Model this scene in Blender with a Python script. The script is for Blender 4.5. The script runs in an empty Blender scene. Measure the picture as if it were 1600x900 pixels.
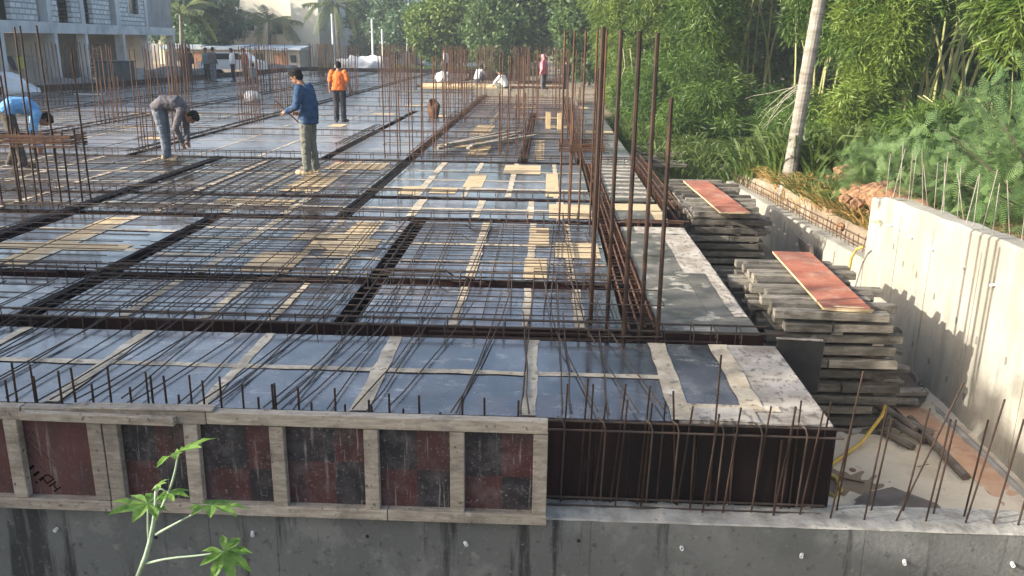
import bpy, bmesh, math, random
import numpy as np
from mathutils import Vector, Matrix, Quaternion

# ------------------------------------------------------------------ camera, world, sun, exposure
SC = bpy.context.scene
COL = SC.collection
random.seed(7)
RNG = np.random.default_rng(11)
R = math.radians

CAM_H, F_PX = 2.2, 1337.0
PITCH, YAW, ROLL = .2806, .03816, .0132
fw = Vector((-math.sin(YAW)*math.cos(PITCH), math.cos(YAW)*math.cos(PITCH), -math.sin(PITCH)))
rt = Vector((math.cos(YAW), math.sin(YAW), 0))
up = rt.cross(fw)
rt2 = rt*math.cos(ROLL) + up*math.sin(ROLL)
up2 = up*math.cos(ROLL) - rt*math.sin(ROLL)
cam = bpy.data.cameras.new('camera')
cam.sensor_fit = 'HORIZONTAL'; cam.sensor_width = 36; cam.lens = F_PX/1600*36
cam.clip_start = .05; cam.clip_end = 3000
camo = bpy.data.objects.new('camera', cam); COL.objects.link(camo)
camo.matrix_world = Matrix(((rt2.x, up2.x, -fw.x, 0), (rt2.y, up2.y, -fw.y, 0), (rt2.z, up2.z, -fw.z, CAM_H), (0, 0, 0, 1)))
SC.camera = camo

SUN_EL = R(22)
SUN_AZ = math.atan2(-.96, -.28)          # direction to the sun in the ground plane, measured from +Y towards +X
to_sun = Vector((math.sin(SUN_AZ)*math.cos(SUN_EL), math.cos(SUN_AZ)*math.cos(SUN_EL), math.sin(SUN_EL)))
W = bpy.data.worlds.new('World'); SC.world = W; W.use_nodes = True
nt = W.node_tree
sky = nt.nodes.new('ShaderNodeTexSky'); sky.sky_type = 'NISHITA'; sky.sun_disc = False
sky.sun_elevation = SUN_EL; sky.sun_rotation = SUN_AZ
sky.air_density = 1.0; sky.dust_density = 3.5; sky.ozone_density = .6
bg = nt.nodes['Background']; bg.inputs['Strength'].default_value = .15
nt.links.new(sky.outputs[0], bg.inputs[0])
sl = bpy.data.lights.new('sun', 'SUN'); sl.energy = 3.9; sl.angle = R(.55); sl.color = (1, .95, .85)
so = bpy.data.objects.new('sun', sl); COL.objects.link(so)
so.rotation_euler = to_sun.to_track_quat('Z', 'Y').to_euler(); so.location = (-20, -10, 20)
SC.view_settings.view_transform = 'Standard'; SC.view_settings.look = 'None'
SC.view_settings.exposure = 1.32; SC.view_settings.gamma = 1
SC.view_settings.use_curve_mapping = False
try:
    SC.cycles.max_bounces = 8; SC.cycles.transparent_max_bounces = 8; SC.cycles.volume_bounces = 0
except Exception:
    pass

# ------------------------------------------------------------------ materials
MATS = {}
def mat(name, c1, c2=None, scale=4., rough=.7, rough2=None, bump=0., bscale=None, spec=.5, detail=6, stretch=None,
        contrast=(.35, .65), extra=None, trans=0., rnd=0., metallic=0., coat=0.):
    if name in MATS: return MATS[name]
    m = bpy.data.materials.new(name); m.use_nodes = True; n = m.node_tree; L = n.links
    p = n.nodes['Principled BSDF']
    geo = n.nodes.new('ShaderNodeNewGeometry')
    mp = n.nodes.new('ShaderNodeMapping'); L.new(geo.outputs['Position'], mp.inputs[0])
    if stretch: mp.inputs['Scale'].default_value = stretch
    no = n.nodes.new('ShaderNodeTexNoise'); no.inputs['Scale'].default_value = scale; no.inputs['Detail'].default_value = detail
    no.inputs['Roughness'].default_value = .62
    L.new(mp.outputs[0], no.inputs['Vector'])
    rp = n.nodes.new('ShaderNodeValToRGB'); L.new(no.outputs[0], rp.inputs[0])
    rp.color_ramp.elements[0].position = contrast[0]; rp.color_ramp.elements[1].position = contrast[1]
    rp.color_ramp.elements[0].color = (*c1, 1); rp.color_ramp.elements[1].color = (*(c2 or c1), 1)
    col = rp.outputs[0]
    def mixin(color, scale2, lo, hi, amount, strt=None, kind='noise', off=0):
        nonlocal col
        mp2 = n.nodes.new('ShaderNodeMapping'); L.new(geo.outputs['Position'], mp2.inputs[0])
        mp2.inputs['Location'].default_value = (off, off*1.7, off*.3)
        if strt: mp2.inputs['Scale'].default_value = strt
        n2 = n.nodes.new('ShaderNodeTexNoise'); n2.inputs['Scale'].default_value = scale2; n2.inputs['Detail'].default_value = 7
        n2.inputs['Roughness'].default_value = .65
        L.new(mp2.outputs[0], n2.inputs['Vector'])
        mr = n.nodes.new('ShaderNodeMapRange'); L.new(n2.outputs[0], mr.inputs[0])
        mr.inputs[1].default_value = lo; mr.inputs[2].default_value = hi; mr.inputs[3].default_value = 0; mr.inputs[4].default_value = amount
        mx = n.nodes.new('ShaderNodeMix'); mx.data_type = 'RGBA'
        L.new(mr.outputs[0], mx.inputs[0]); L.new(col, mx.inputs[6]); mx.inputs[7].default_value = (*color, 1)
        col = mx.outputs[2]
        return mr.outputs[0]
    for e in (extra or []): mixin(*e)
    if rnd:
        oi = n.nodes.new('ShaderNodeObjectInfo'); hs = n.nodes.new('ShaderNodeHueSaturation')
        mr = n.nodes.new('ShaderNodeMapRange'); L.new(oi.outputs['Random'], mr.inputs[0])
        mr.inputs[3].default_value = 1-rnd; mr.inputs[4].default_value = 1+rnd
        L.new(mr.outputs[0], hs.inputs['Value']); L.new(col, hs.inputs['Color']); col = hs.outputs[0]
    L.new(col, p.inputs['Base Color'])
    p.inputs['Specular IOR Level'].default_value = spec; p.inputs['Metallic'].default_value = metallic
    p.inputs['Coat Weight'].default_value = coat; p.inputs['Coat Roughness'].default_value = .14 if name == 'film_faced_ply' else (.3 if name == 'wet_dusty_sheen_ply' else .03)
    if rough2 is not None:
        mr = n.nodes.new('ShaderNodeMapRange'); L.new(no.outputs[0], mr.inputs[0])
        mr.inputs[1].default_value = .35; mr.inputs[2].default_value = .65
        mr.inputs[3].default_value = rough; mr.inputs[4].default_value = rough2
        L.new(mr.outputs[0], p.inputs['Roughness'])
    else: p.inputs['Roughness'].default_value = rough
    if bump:
        nb = n.nodes.new('ShaderNodeTexNoise'); nb.inputs['Scale'].default_value = bscale or scale*4; nb.inputs['Detail'].default_value = 5
        L.new(mp.outputs[0], nb.inputs['Vector'])
        b = n.nodes.new('ShaderNodeBump'); b.inputs['Strength'].default_value = 1; b.inputs['Distance'].default_value = bump
        L.new(nb.outputs[0], b.inputs['Height']); L.new(b.outputs[0], p.inputs['Normal'])
    if trans:
        tr = n.nodes.new('ShaderNodeBsdfTranslucent'); L.new(col, tr.inputs['Color'])
        ms = n.nodes.new('ShaderNodeMixShader'); ms.inputs[0].default_value = trans
        L.new(p.outputs[0], ms.inputs[1]); L.new(tr.outputs[0], ms.inputs[2])
        L.new(ms.outputs[0], n.nodes['Material Output'].inputs[0])
    MATS[name] = m
    return m

M_FILM = mat('film_faced_ply', (.020, .016, .021), (.072, .062, .069), 1.0, rough=.07, rough2=.40, bump=.005, bscale=3.0, spec=.8, rnd=.40, coat=.5,
             extra=[((.25, .24, .25), .55, .47, .62, .45), ((.30, .29, .29), 2.6, .52, .68, .45, (1, .45, 1)), ((.42, .40, .37), 9., .57, .70, .65, (.5, 1, 1)), ((.17, .095, .055), 1.4, .55, .68, .55, None, 'noise', 7), ((.008, .007, .009), 1.9, .52, .62, .65, None, 'noise', 3), ((.50, .47, .41), 31., .64, .71, .65), ((.35, .26, .15), 5.5, .64, .70, .6, None, 'noise', 9)])  # pale and dark mottling partly paints in patchy sky reflection, besides stains and cement
M_FILMF = mat('wet_dusty_sheen_ply', (.085, .082, .088), (.19, .185, .19), 1.1, rough=.22, rough2=.50, bump=.005, bscale=3.0, spec=.8, rnd=.40, coat=.45,
             extra=[((.24, .23, .235), 1.6, .46, .66, .50, (1, .45, 1)), ((.40, .385, .36), 7., .55, .70, .65, (.5, 1, 1)), ((.11, .06, .05), 1.1, .55, .7, .5, None, 'noise', 7), ((.012, .010, .012), 1.9, .54, .64, .6, None, 'noise', 3), ((.46, .43, .38), 27., .64, .72, .6)])  # lighter base and dust also paint in the sky sheen of the back sheets
M_TAPE = mat('joint_tape', (.42, .33, .215), (.60, .51, .37), 7, rough=.5, bump=.001, extra=[((.68, .62, .52), 4., .54, .62, .5), ((.22, .175, .13), 3.5, .48, .64, .7, None, 'noise', 5), ((.075, .06, .05), 13., .56, .64, .7)])
M_BAREPLY = mat('bare_ply', (.47, .34, .185), (.58, .45, .27), 3, rough=.7, stretch=(1, 6, 1), extra=[((.27, .20, .13), 4., .5, .66, .6), ((.10, .08, .07), 13, .6, .7, .5)])
M_CEMPLY = mat('cement_smeared_ply', (.36, .31, .25), (.50, .45, .38), 4, rough=.75, bump=.002, extra=[((.10, .085, .07), 19., .53, .60, .8, (1, .55, 1)), ((.20, .16, .12), 3., .46, .64, .75), ((.06, .05, .045), 6., .6, .68, .6)])
M_GREYPLY = mat('grey_worn_ply', (.065, .060, .048), (.155, .142, .115), 2.4, rough=.3, rough2=.6, bump=.002, extra=[((.44, .40, .33), 3.4, .56, .61, .75), ((.025, .024, .02), 2.2, .52, .66, .65), ((.34, .28, .20), 1.3, .54, .64, .5)])
M_TROUGH = mat('trough_ply', (.012, .006, .006), (.030, .011, .010), 2.5, rough=.55, spec=.25, rnd=.3, extra=[((.10, .085, .07), 9., .62, .74, .4)])
M_DKPANEL = mat('dark_shutter_ply', (.006, .004, .0045), (.017, .0075, .0085), 1.6, rough=.5, rnd=.5, spec=.18, stretch=(1, 1, .25), extra=[((.042, .014, .016), 1.3, .52, .57, .6, (1, 1, .05)), ((.085, .07, .06), 6., .60, .74, .4, (1, 1, .4)), ((.11, .10, .09), 40, .64, .72, .45)])
M_REBAR = mat('dark_rebar', (.036, .028, .024), (.075, .052, .038), 9, rough=.6, spec=.35, extra=[((.115, .058, .034), 3., .56, .7, .5)])
M_RUST = mat('rusty_rebar', (.062, .033, .023), (.125, .064, .038), 7, rough=.75, spec=.2, extra=[((.036, .024, .019), 2.3, .5, .66, .6)])
M_THICK = mat('dark_thick_rebar', (.022, .014, .011), (.052, .029, .020), 6, rough=.65, spec=.25, bump=.002, bscale=80, extra=[((.10, .05, .028), 2.5, .55, .68, .6)])
M_PALEBAR = mat('cement_coated_rebar', (.22, .20, .165), (.34, .31, .26), 6, rough=.8, extra=[((.16, .10, .065), 3, .5, .62, .7)])
M_WOOD = mat('weathered_timber', (.215, .18, .14), (.36, .315, .255), 7, rough=.85, bump=.003, bscale=24, stretch=(1, 6, 6), rnd=.25, extra=[((.10, .085, .068), 4., .5, .66, .65), ((.055, .043, .035), 22., .60, .66, .85), ((.45, .43, .39), 9, .6, .7, .5)])
M_PLANK = mat('grey_stack_timber', (.085, .074, .058), (.215, .188, .150), 5, rough=.9, bump=.005, bscale=20, stretch=(1, 5, 5), rnd=.55, extra=[((.045, .039, .032), 3., .48, .64, .7), ((.33, .30, .25), 8., .58, .68, .55), ((.15, .10, .06), 2., .6, .7, .5)])
M_REDBOARD = mat('red_faded_board', (.30, .088, .05), (.42, .155, .09), 4, rough=.75, extra=[((.44, .33, .24), 5., .53, .67, .65), ((.13, .055, .04), 2.1, .5, .66, .65), ((.10, .07, .06), 21, .6, .68, .6)])
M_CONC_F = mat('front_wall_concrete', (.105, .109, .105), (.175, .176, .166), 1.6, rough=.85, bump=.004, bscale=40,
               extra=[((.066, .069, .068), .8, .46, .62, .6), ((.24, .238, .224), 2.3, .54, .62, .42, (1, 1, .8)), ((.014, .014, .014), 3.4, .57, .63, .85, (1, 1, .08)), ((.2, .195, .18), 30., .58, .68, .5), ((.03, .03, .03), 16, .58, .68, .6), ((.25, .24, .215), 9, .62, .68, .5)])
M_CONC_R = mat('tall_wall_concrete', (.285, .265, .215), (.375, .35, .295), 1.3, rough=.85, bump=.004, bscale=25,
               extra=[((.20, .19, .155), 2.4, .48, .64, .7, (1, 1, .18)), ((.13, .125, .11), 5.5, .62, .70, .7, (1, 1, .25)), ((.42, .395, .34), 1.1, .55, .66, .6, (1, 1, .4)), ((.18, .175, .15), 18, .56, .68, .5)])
M_LEDGE = mat('ledge_concrete', (.27, .26, .232), (.40, .385, .345), 6, rough=.9, bump=.008, bscale=30, extra=[((.15, .14, .125), 5., .5, .64, .7), ((.09, .085, .08), 21, .6, .7, .6)])
M_SAND = mat('ground_soil', (.19, .145, .095), (.28, .225, .16), 1.7, rough=.95, bump=.012, bscale=9, extra=[((.18, .125, .075), .35, .45, .62, .8), ((.12, .10, .08), 16., .6, .68, .5), ((.10, .11, .04), .12, .5, .62, .55)])
M_PIT = mat('pale_sand', (.56, .47, .34), (.68, .60, .47), 1.5, rough=.95, bump=.01, bscale=14, extra=[((.42, .33, .23), 2.2, .5, .66, .6), ((.20, .16, .12), 17, .62, .70, .6)])
M_ORANGE = mat('orange_soil', (.22, .11, .055), (.36, .20, .105), 4, rough=.95, bump=.08, bscale=14, extra=[((.17, .085, .045), 5, .52, .68, .75)])
M_OPLANK = mat('orange_dusty_plank', (.52, .30, .18), (.60, .40, .27), 5, rough=.9, extra=[((.34, .2, .13), 6, .55, .65, .6)])
M_PIPE = mat('grey_pipe', (.26, .24, .21), (.36, .34, .3), 6, rough=.6)
M_HOSE = mat('yellow_hose', (.48, .32, .05), (.60, .43, .10), 6, rough=.5, extra=[((.3, .24, .14), 5, .55, .68, .6)])
M_PVC = mat('white_pvc', (.72, .72, .70), (.80, .80, .78), 20, rough=.4)
M_HOLE = mat('hole_dark', (.012, .012, .012), rough=.9)
M_DKBOARD = mat('dark_sheet', (.115, .095, .08), (.19, .16, .14), 6, rough=.8)
M_CLT = dict(blue=mat('blue_shirt_cloth', (.018, .045, .10), (.036, .078, .155), 12, rough=.85, bump=.012, bscale=14, spec=.2, extra=[((.16, .13, .10), 7., .58, .72, .35)]),
             orange=mat('orange_shirt_cloth', (.62, .135, .03), (.70, .185, .05), 9, rough=.85, bump=.012, bscale=14, spec=.2, extra=[((.16, .13, .10), 7., .58, .72, .35)]),
             grey=mat('grey_shirt_cloth', (.075, .07, .08), (.13, .12, .13), 9, rough=.85, bump=.012, bscale=14, spec=.2, extra=[((.16, .13, .10), 7., .58, .72, .35)]),
             sky=mat('sky_blue_cloth', (.11, .28, .52), (.17, .37, .62), 9, rough=.85, bump=.012, bscale=14, spec=.2, extra=[((.16, .13, .10), 7., .58, .72, .35)]),
             khaki=mat('grey_green_trousers', (.105, .11, .095), (.165, .165, .14), 9, rough=.9, bump=.012, bscale=14, spec=.2, extra=[((.16, .13, .10), 7., .58, .72, .35)]),
             black=mat('black_trousers', (.022, .023, .03), (.045, .045, .055), 9, rough=.9, bump=.012, bscale=14, spec=.2, extra=[((.16, .13, .10), 7., .58, .72, .35)]),
             denim=mat('pale_denim', (.085, .10, .125), (.155, .175, .205), 9, rough=.9, bump=.012, bscale=14, spec=.2, extra=[((.16, .13, .10), 7., .58, .72, .35)]),
             brown=mat('dark_brown_trousers', (.055, .045, .038), (.085, .07, .06), 9, rough=.9, bump=.012, bscale=14, spec=.2, extra=[((.16, .13, .10), 7., .58, .72, .35)]),
             white=mat('white_cloth', (.72, .72, .70), (.80, .80, .78), 9, rough=.9, bump=.012, bscale=14, spec=.2, extra=[((.16, .13, .10), 7., .58, .72, .35)]),
             pink=mat('pink_cloth', (.66, .14, .20), (.74, .24, .28), 9, rough=.9),
             red=mat('dull_red_cloth', (.22, .06, .045), (.3, .09, .06), 9, rough=.9),
             teal=mat('dull_teal_cloth', (.09, .14, .15), (.14, .19, .2), 9, rough=.9))
M_SKIN = mat('brown_skin', (.20, .095, .055), (.26, .13, .075), 12, rough=.55)
M_HAIR = mat('black_hair', (.006, .005, .005), (.016, .013, .012), 60, rough=.85, spec=.15, bump=.01, bscale=90)
M_SHOE = mat('dusty_shoe', (.38, .30, .19), (.48, .39, .26), 20, rough=.85)
M_DSHOE = mat('dark_shoe', (.05, .045, .04), (.09, .08, .065), 20, rough=.8)
M_TRUNK = mat('palm_bark', (.16, .145, .122), (.29, .265, .23), 3, rough=.9, bump=.012, bscale=6, stretch=(1, 1, 4), extra=[((.12, .105, .09), 2.5, .48, .65, .75, (1, 1, 6)), ((.33, .31, .28), 3.3, .58, .68, .5, (1, 1, 3))])
M_BARK = mat('tree_bark', (.09, .07, .05), (.15, .12, .09), 5, rough=.95)
M_CULM = mat('bamboo_culm', (.20, .22, .07), (.30, .29, .12), 3, rough=.5)
M_DEAD = mat('dead_twig', (.34, .30, .24), (.44, .40, .33), 5, rough=.9)
def leafmat(n, a, b, sc=1.2, t=.35):
    return mat(n, a, b, sc, rough=.5, spec=.35, trans=t, detail=4)
M_BAM = leafmat('bamboo_leaf', (.026, .068, .010), (.108, .182, .030), .8, .30)
M_BAM2 = leafmat('bamboo_leaf_yellowish', (.055, .110, .017), (.19, .262, .046), 1.1, .34)
M_LEAF = leafmat('broad_leaf', (.042, .088, .026), (.105, .17, .046), .6, .4)
M_LEAFB = leafmat('bluish_leaf', (.06, .115, .062), (.12, .195, .10), .6, .4)
M_FEATH = leafmat('feathery_leaf', (.09, .165, .055), (.185, .275, .10), 1.5, .35)
M_GRASS = leafmat('grass_blade', (.035, .075, .012), (.115, .155, .034), 1.4)
M_DRYG = leafmat('dry_leaf', (.30, .20, .06), (.42, .28, .10), 2)
M_FROND = leafmat('palm_leaflet', (.05, .09, .025), (.15, .17, .05), .8)
M_CAST = leafmat('castor_leaf', (.10, .23, .03), (.27, .41, .10), 22, .5)
M_CSTEM = mat('castor_stem', (.24, .31, .20), (.34, .42, .30), 30, rough=.6, extra=[((.16, .17, .12), 12, .55, .68, .6)])
M_BCONC = mat('building_concrete', (.45, .46, .47), (.58, .59, .59), .8, rough=.9, extra=[((.26, .265, .27), .6, .5, .65, .6), ((.2, .2, .2), 3, .6, .7, .4, (1, 1, .2))])
M_BDARK = mat('building_dark_wall', (.2, .205, .215), (.28, .285, .29), 1.2, rough=.9)  # darker wall tone, shared by the end plaster and the recessed bays
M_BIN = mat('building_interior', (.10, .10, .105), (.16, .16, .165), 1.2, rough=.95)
M_CREAM = mat('cream_render', (.62, .58, .47), (.70, .66, .55), .6, rough=.9)
M_WHITEB = mat('white_render', (.60, .62, .60), (.70, .72, .70), .5, rough=.9)
M_GLASS = mat('dark_window', (.02, .025, .03), (.04, .045, .05), 2, rough=.15)
M_BLUEROOF = mat('blue_sheet_roof', (.28, .36, .46), (.42, .50, .58), 1.5, rough=.6, extra=[((.55, .56, .56), 1.2, .55, .65, .6)])
M_SHEDW = mat('shed_wall', (.27, .25, .225), (.36, .335, .30), 1.3, rough=.9, extra=[((.25, .22, .2), 1.5, .55, .7, .5)])
M_ODOOR = mat('orange_brown_door', (.20, .095, .045), (.28, .14, .07), 3, rough=.7)
M_TARP = mat('white_tarp', (.62, .63, .62), (.74, .74, .73), 2, rough=.6, bump=.05, bscale=3)
M_CARW = mat('white_car_paint', (.72, .73, .73), rough=.25, coat=.5)
M_STEELBOX = mat('dark_green_box', (.04, .055, .058), (.075, .09, .095), 2, rough=.6)
M_POLE = mat('pale_concrete_pole', (.62, .62, .58), (.72, .72, .68), 3, rough=.8)
M_PRINT = mat('black_print', (.003, .002, .002), (.008, .004, .004), 30, rough=.7, spec=.1)

def brick_mat():
    m = mat('block_infill', (.34, .35, .36), (.44, .45, .45), 3, rough=.9)
    n = m.node_tree; L = n.links; p = n.nodes['Principled BSDF']
    tc = n.nodes.new('ShaderNodeTexCoord')
    br = n.nodes.new('ShaderNodeTexBrick'); L.new(tc.outputs['UV'], br.inputs[0])
    br.inputs['Scale'].default_value = 1; br.inputs['Brick Width'].default_value = .62; br.inputs['Row Height'].default_value = .26
    br.inputs['Mortar Size'].default_value = .035
    br.inputs['Color1'].default_value = (.62, .63, .63, 1); br.inputs['Color2'].default_value = (.44, .45, .46, 1); br.inputs['Mortar'].default_value = (.26, .265, .27, 1)
    L.new(br.outputs[0], p.inputs['Base Color'])
    b = n.nodes.new('ShaderNodeBump'); b.inputs['Distance'].default_value = .02; b.invert = True
    L.new(br.outputs[1], b.inputs['Height']); L.new(b.outputs[0], p.inputs['Normal'])
    return m
M_BLOCK = brick_mat()

def quad_panel_mat(name, seed, plain=False):
    """plywood shutter face with two dark and two maroon quarters, dusty and streaked"""
    m = bpy.data.materials.new(name); m.use_nodes = True; n = m.node_tree; L = n.links; p = n.nodes['Principled BSDF']
    tc = n.nodes.new('ShaderNodeTexCoord'); sp = n.nodes.new('ShaderNodeSeparateXYZ'); L.new(tc.outputs['Generated'], sp.inputs[0])
    def math_(op, a, b=None):
        x = n.nodes.new('ShaderNodeMath'); x.operation = op
        for i, v in enumerate((a, b)):
            if v is None: continue
            if isinstance(v, (int, float)): x.inputs[i].default_value = v
            else: L.new(v, x.inputs[i])
        return x.outputs[0]
    mpn = n.nodes.new('ShaderNodeMapping'); L.new(tc.outputs['Generated'], mpn.inputs[0]); mpn.inputs['Location'].default_value = (seed, seed*2.3, seed*.7)
    nn = n.nodes.new('ShaderNodeTexNoise'); nn.inputs['Scale'].default_value = 7; nn.inputs['Detail'].default_value = 6; L.new(mpn.outputs[0], nn.inputs['Vector'])
    jx = math_('ADD', sp.outputs[0], math_('MULTIPLY', math_('SUBTRACT', nn.outputs[0], .5), .05)); jz = math_('ADD', sp.outputs[2], math_('MULTIPLY', math_('SUBTRACT', nn.outputs[0], .5), .05))
    rq = random.Random(int(seed*10)); gx = math_('GREATER_THAN', jx, rq.uniform(.46, .62)); gz = math_('GREATER_THAN', jz, rq.uniform(.40, .54))
    eq = math_('ABSOLUTE', math_('SUBTRACT', gx, gz))
    mx = n.nodes.new('ShaderNodeMix'); mx.data_type = 'RGBA'; mx.inputs[6].default_value = (.060, .0175, .0185, 1); mx.inputs[7].default_value = (.010, .011, .016, 1)
    if plain: mx.inputs[0].default_value = 0; mx.inputs[6].default_value = (.088, .030, .029, 1)
    else: L.new(eq, mx.inputs[0])
    col = mx.outputs[2]
    mp = n.nodes.new('ShaderNodeMapping'); L.new(tc.outputs['Object'], mp.inputs[0]); mp.inputs['Location'].default_value = (seed*3.1, seed, seed*1.3)
    def dust(scale, strt, lo, hi, am, c):
        nonlocal col
        m2 = n.nodes.new('ShaderNodeMapping'); L.new(mp.outputs[0], m2.inputs[0]); m2.inputs['Scale'].default_value = strt
        no = n.nodes.new('ShaderNodeTexNoise'); no.inputs['Scale'].default_value = scale; no.inputs['Detail'].default_value = 6; no.inputs['Roughness'].default_value = .65
        L.new(m2.outputs[0], no.inputs['Vector'])
        mr = n.nodes.new('ShaderNodeMapRange'); L.new(no.outputs[0], mr.inputs[0]); mr.inputs[1].default_value = lo; mr.inputs[2].default_value = hi; mr.inputs[3].default_value = 0; mr.inputs[4].default_value = am
        x = n.nodes.new('ShaderNodeMix'); x.data_type = 'RGBA'; L.new(mr.outputs[0], x.inputs[0]); L.new(col, x.inputs[6]); x.inputs[7].default_value = (*c, 1); col = x.outputs[2]
    k = .6 if plain else 1.15
    dust(3, (1, 1, .7), .47, .63, .6*k, (.045, .026, .028)); dust(5, (1, 1, .3), .53, .61, .55*k, (.02, .016, .02))
    dust(9, (1, 1, 1), .46, .75, .45*k, (.15, .13, .13)); dust(55, (1, 1, 1), .58, .72, .6*k, (.3, .29, .28)); dust(34, (1, 1, .06), .58, .70, .6*k, (.33, .31, .29))
    dust(14, (1, 1, .6), .60, .68, .6*k, (.008, .006, .007))
    L.new(col, p.inputs['Base Color']); p.inputs['Roughness'].default_value = .5
    return m

# ------------------------------------------------------------------ helpers
def tag(o, label=None, cat=None, group=None, kind=None):
    if label: o['label'] = label
    if cat: o['category'] = cat
    if group: o['group'] = group
    if kind: o['kind'] = kind
    return o
def link(name, data, parent=None, loc=None):
    o = bpy.data.objects.new(name, data); COL.objects.link(o)
    if parent: o.parent = parent
    if loc is not None: o.location = loc
    return o
def empty(name, loc, label, cat, group=None, rz=0):
    o = link(name, None); o.location = loc; o.rotation_euler = (0, 0, rz); o.empty_display_size = .2
    return tag(o, label, cat, group)

class MB:
    """collects verts and faces, then links them as ONE mesh object"""
    def __init__(s): s.v = []; s.f = []; s.mi = []; s.uv = None
    def add(s, vs, fs, mi=0):
        b = len(s.v); s.v += [tuple(v) for v in vs]; s.f += [tuple(i+b for i in f) for f in fs]; s.mi += [mi]*len(fs)
    def box(s, x0, x1, y0, y1, z0, z1, rot=None, mi=0):
        vs = [Vector(p) for p in ((x0, y0, z0), (x1, y0, z0), (x1, y1, z0), (x0, y1, z0), (x0, y0, z1), (x1, y0, z1), (x1, y1, z1), (x0, y1, z1))]
        if rot:
            c = Vector(((x0+x1)/2, (y0+y1)/2, (z0+z1)/2)); vs = [c + rot @ (v-c) for v in vs]
        s.add(vs, [(0, 3, 2, 1), (4, 5, 6, 7), (0, 1, 5, 4), (1, 2, 6, 5), (2, 3, 7, 6), (3, 0, 4, 7)], mi)
    def tube(s, pts, rad, n=6, cap=True, mi=0):
        pts = [Vector(p) for p in pts]
        if not hasattr(rad, '__len__'): rad = [rad]*len(pts)
        rings = []; ref = Vector((0, 0, 1))
        t0 = (pts[1]-pts[0]).normalized()
        if abs(t0.dot(ref)) > .9: ref = Vector((1, 0, 0))
        u = t0.cross(ref).normalized(); b = len(s.v)
        for i, p in enumerate(pts):
            t = (pts[min(i+1, len(pts)-1)]-pts[max(i-1, 0)]).normalized()
            u = (u - t*u.dot(t)).normalized(); w = t.cross(u)
            for k in range(n):
                a = 2*math.pi*k/n; s.v.append(tuple(p + (u*math.cos(a)+w*math.sin(a))*rad[i]))
        for i in range(len(pts)-1):
            for k in range(n):
                a = b+i*n+k; c = b+i*n+(k+1) % n
                s.f.append((a, c, c+n, a+n)); s.mi.append(mi)
        if cap:
            s.f.append(tuple(b+k for k in reversed(range(n)))); s.mi.append(mi)
            e = b+(len(pts)-1)*n; s.f.append(tuple(e+k for k in range(n))); s.mi.append(mi)
    def ball(s, c, r, n=8, m=6, rot=None, mi=0):
        c = Vector(c); r = Vector(r) if hasattr(r, '__len__') else Vector((r, r, r)); vs = []; fs = []
        for i in range(m+1):
            th = math.pi*i/m
            for k in range(n):
                ph = 2*math.pi*k/n
                p = Vector((r.x*math.sin(th)*math.cos(ph), r.y*math.sin(th)*math.sin(ph), r.z*math.cos(th)))
                vs.append(c + (rot @ p if rot else p))
        for i in range(m):
            for k in range(n):
                a = i*n+k; b = i*n+(k+1) % n; fs.append((a, a+n, b+n, b))
        s.add(vs, fs, mi)
    def mesh(s, name, mats):
        me = bpy.data.meshes.new(name); me.from_pydata(s.v, [], s.f)
        for m in (mats if isinstance(mats, (list, tuple)) else [mats]): me.materials.append(m)
        if any(s.mi): me.polygons.foreach_set('material_index', s.mi)
        me.update(); return me
    def build(s, name, mats, parent=None, loc=None, smooth=False):
        me = s.mesh(name, mats)
        if smooth: me.polygons.foreach_set('use_smooth', [True]*len(me.polygons))
        return link(name, me, parent, loc)

def boxobj(name, m, parent, x0, x1, y0, y1, z0, z1, rot=None, bevel=0):
    """box with its own origin at the centre, placed relative to the parent's location"""
    c = Vector(((x0+x1)/2, (y0+y1)/2, (z0+z1)/2)); b = MB()
    hx, hy, hz = (x1-x0)/2, (y1-y0)/2, (z1-z0)/2
    b.box(-hx, hx, -hy, hy, -hz, hz)
    me = b.mesh(name, m)
    if bevel:
        bm = bmesh.new(); bm.from_mesh(me); bmesh.ops.bevel(bm, geom=bm.edges[:], offset=bevel, segments=1, affect='EDGES'); bm.to_mesh(me); bm.free()
    o = link(name, me, parent, c - (parent.location if parent else Vector()))
    if rot: o.rotation_euler = rot
    return o

_CYL = {}
def barobj(name, m, parent, p0, p1, r, n=6):
    key = (m.name, n)
    if key not in _CYL:
        b = MB(); b.tube([(0, 0, 0), (0, 0, 1)], 1, n); _CYL[key] = b.mesh('round_bar', m)
    p0 = Vector(p0); p1 = Vector(p1); d = p1-p0
    o = link(name, _CYL[key], parent, p0 - (parent.location if parent else Vector()))
    o.rotation_mode = 'QUATERNION'; o.rotation_quaternion = d.to_track_quat('Z', 'Y'); o.scale = (r, r, d.length)
    return o

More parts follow.
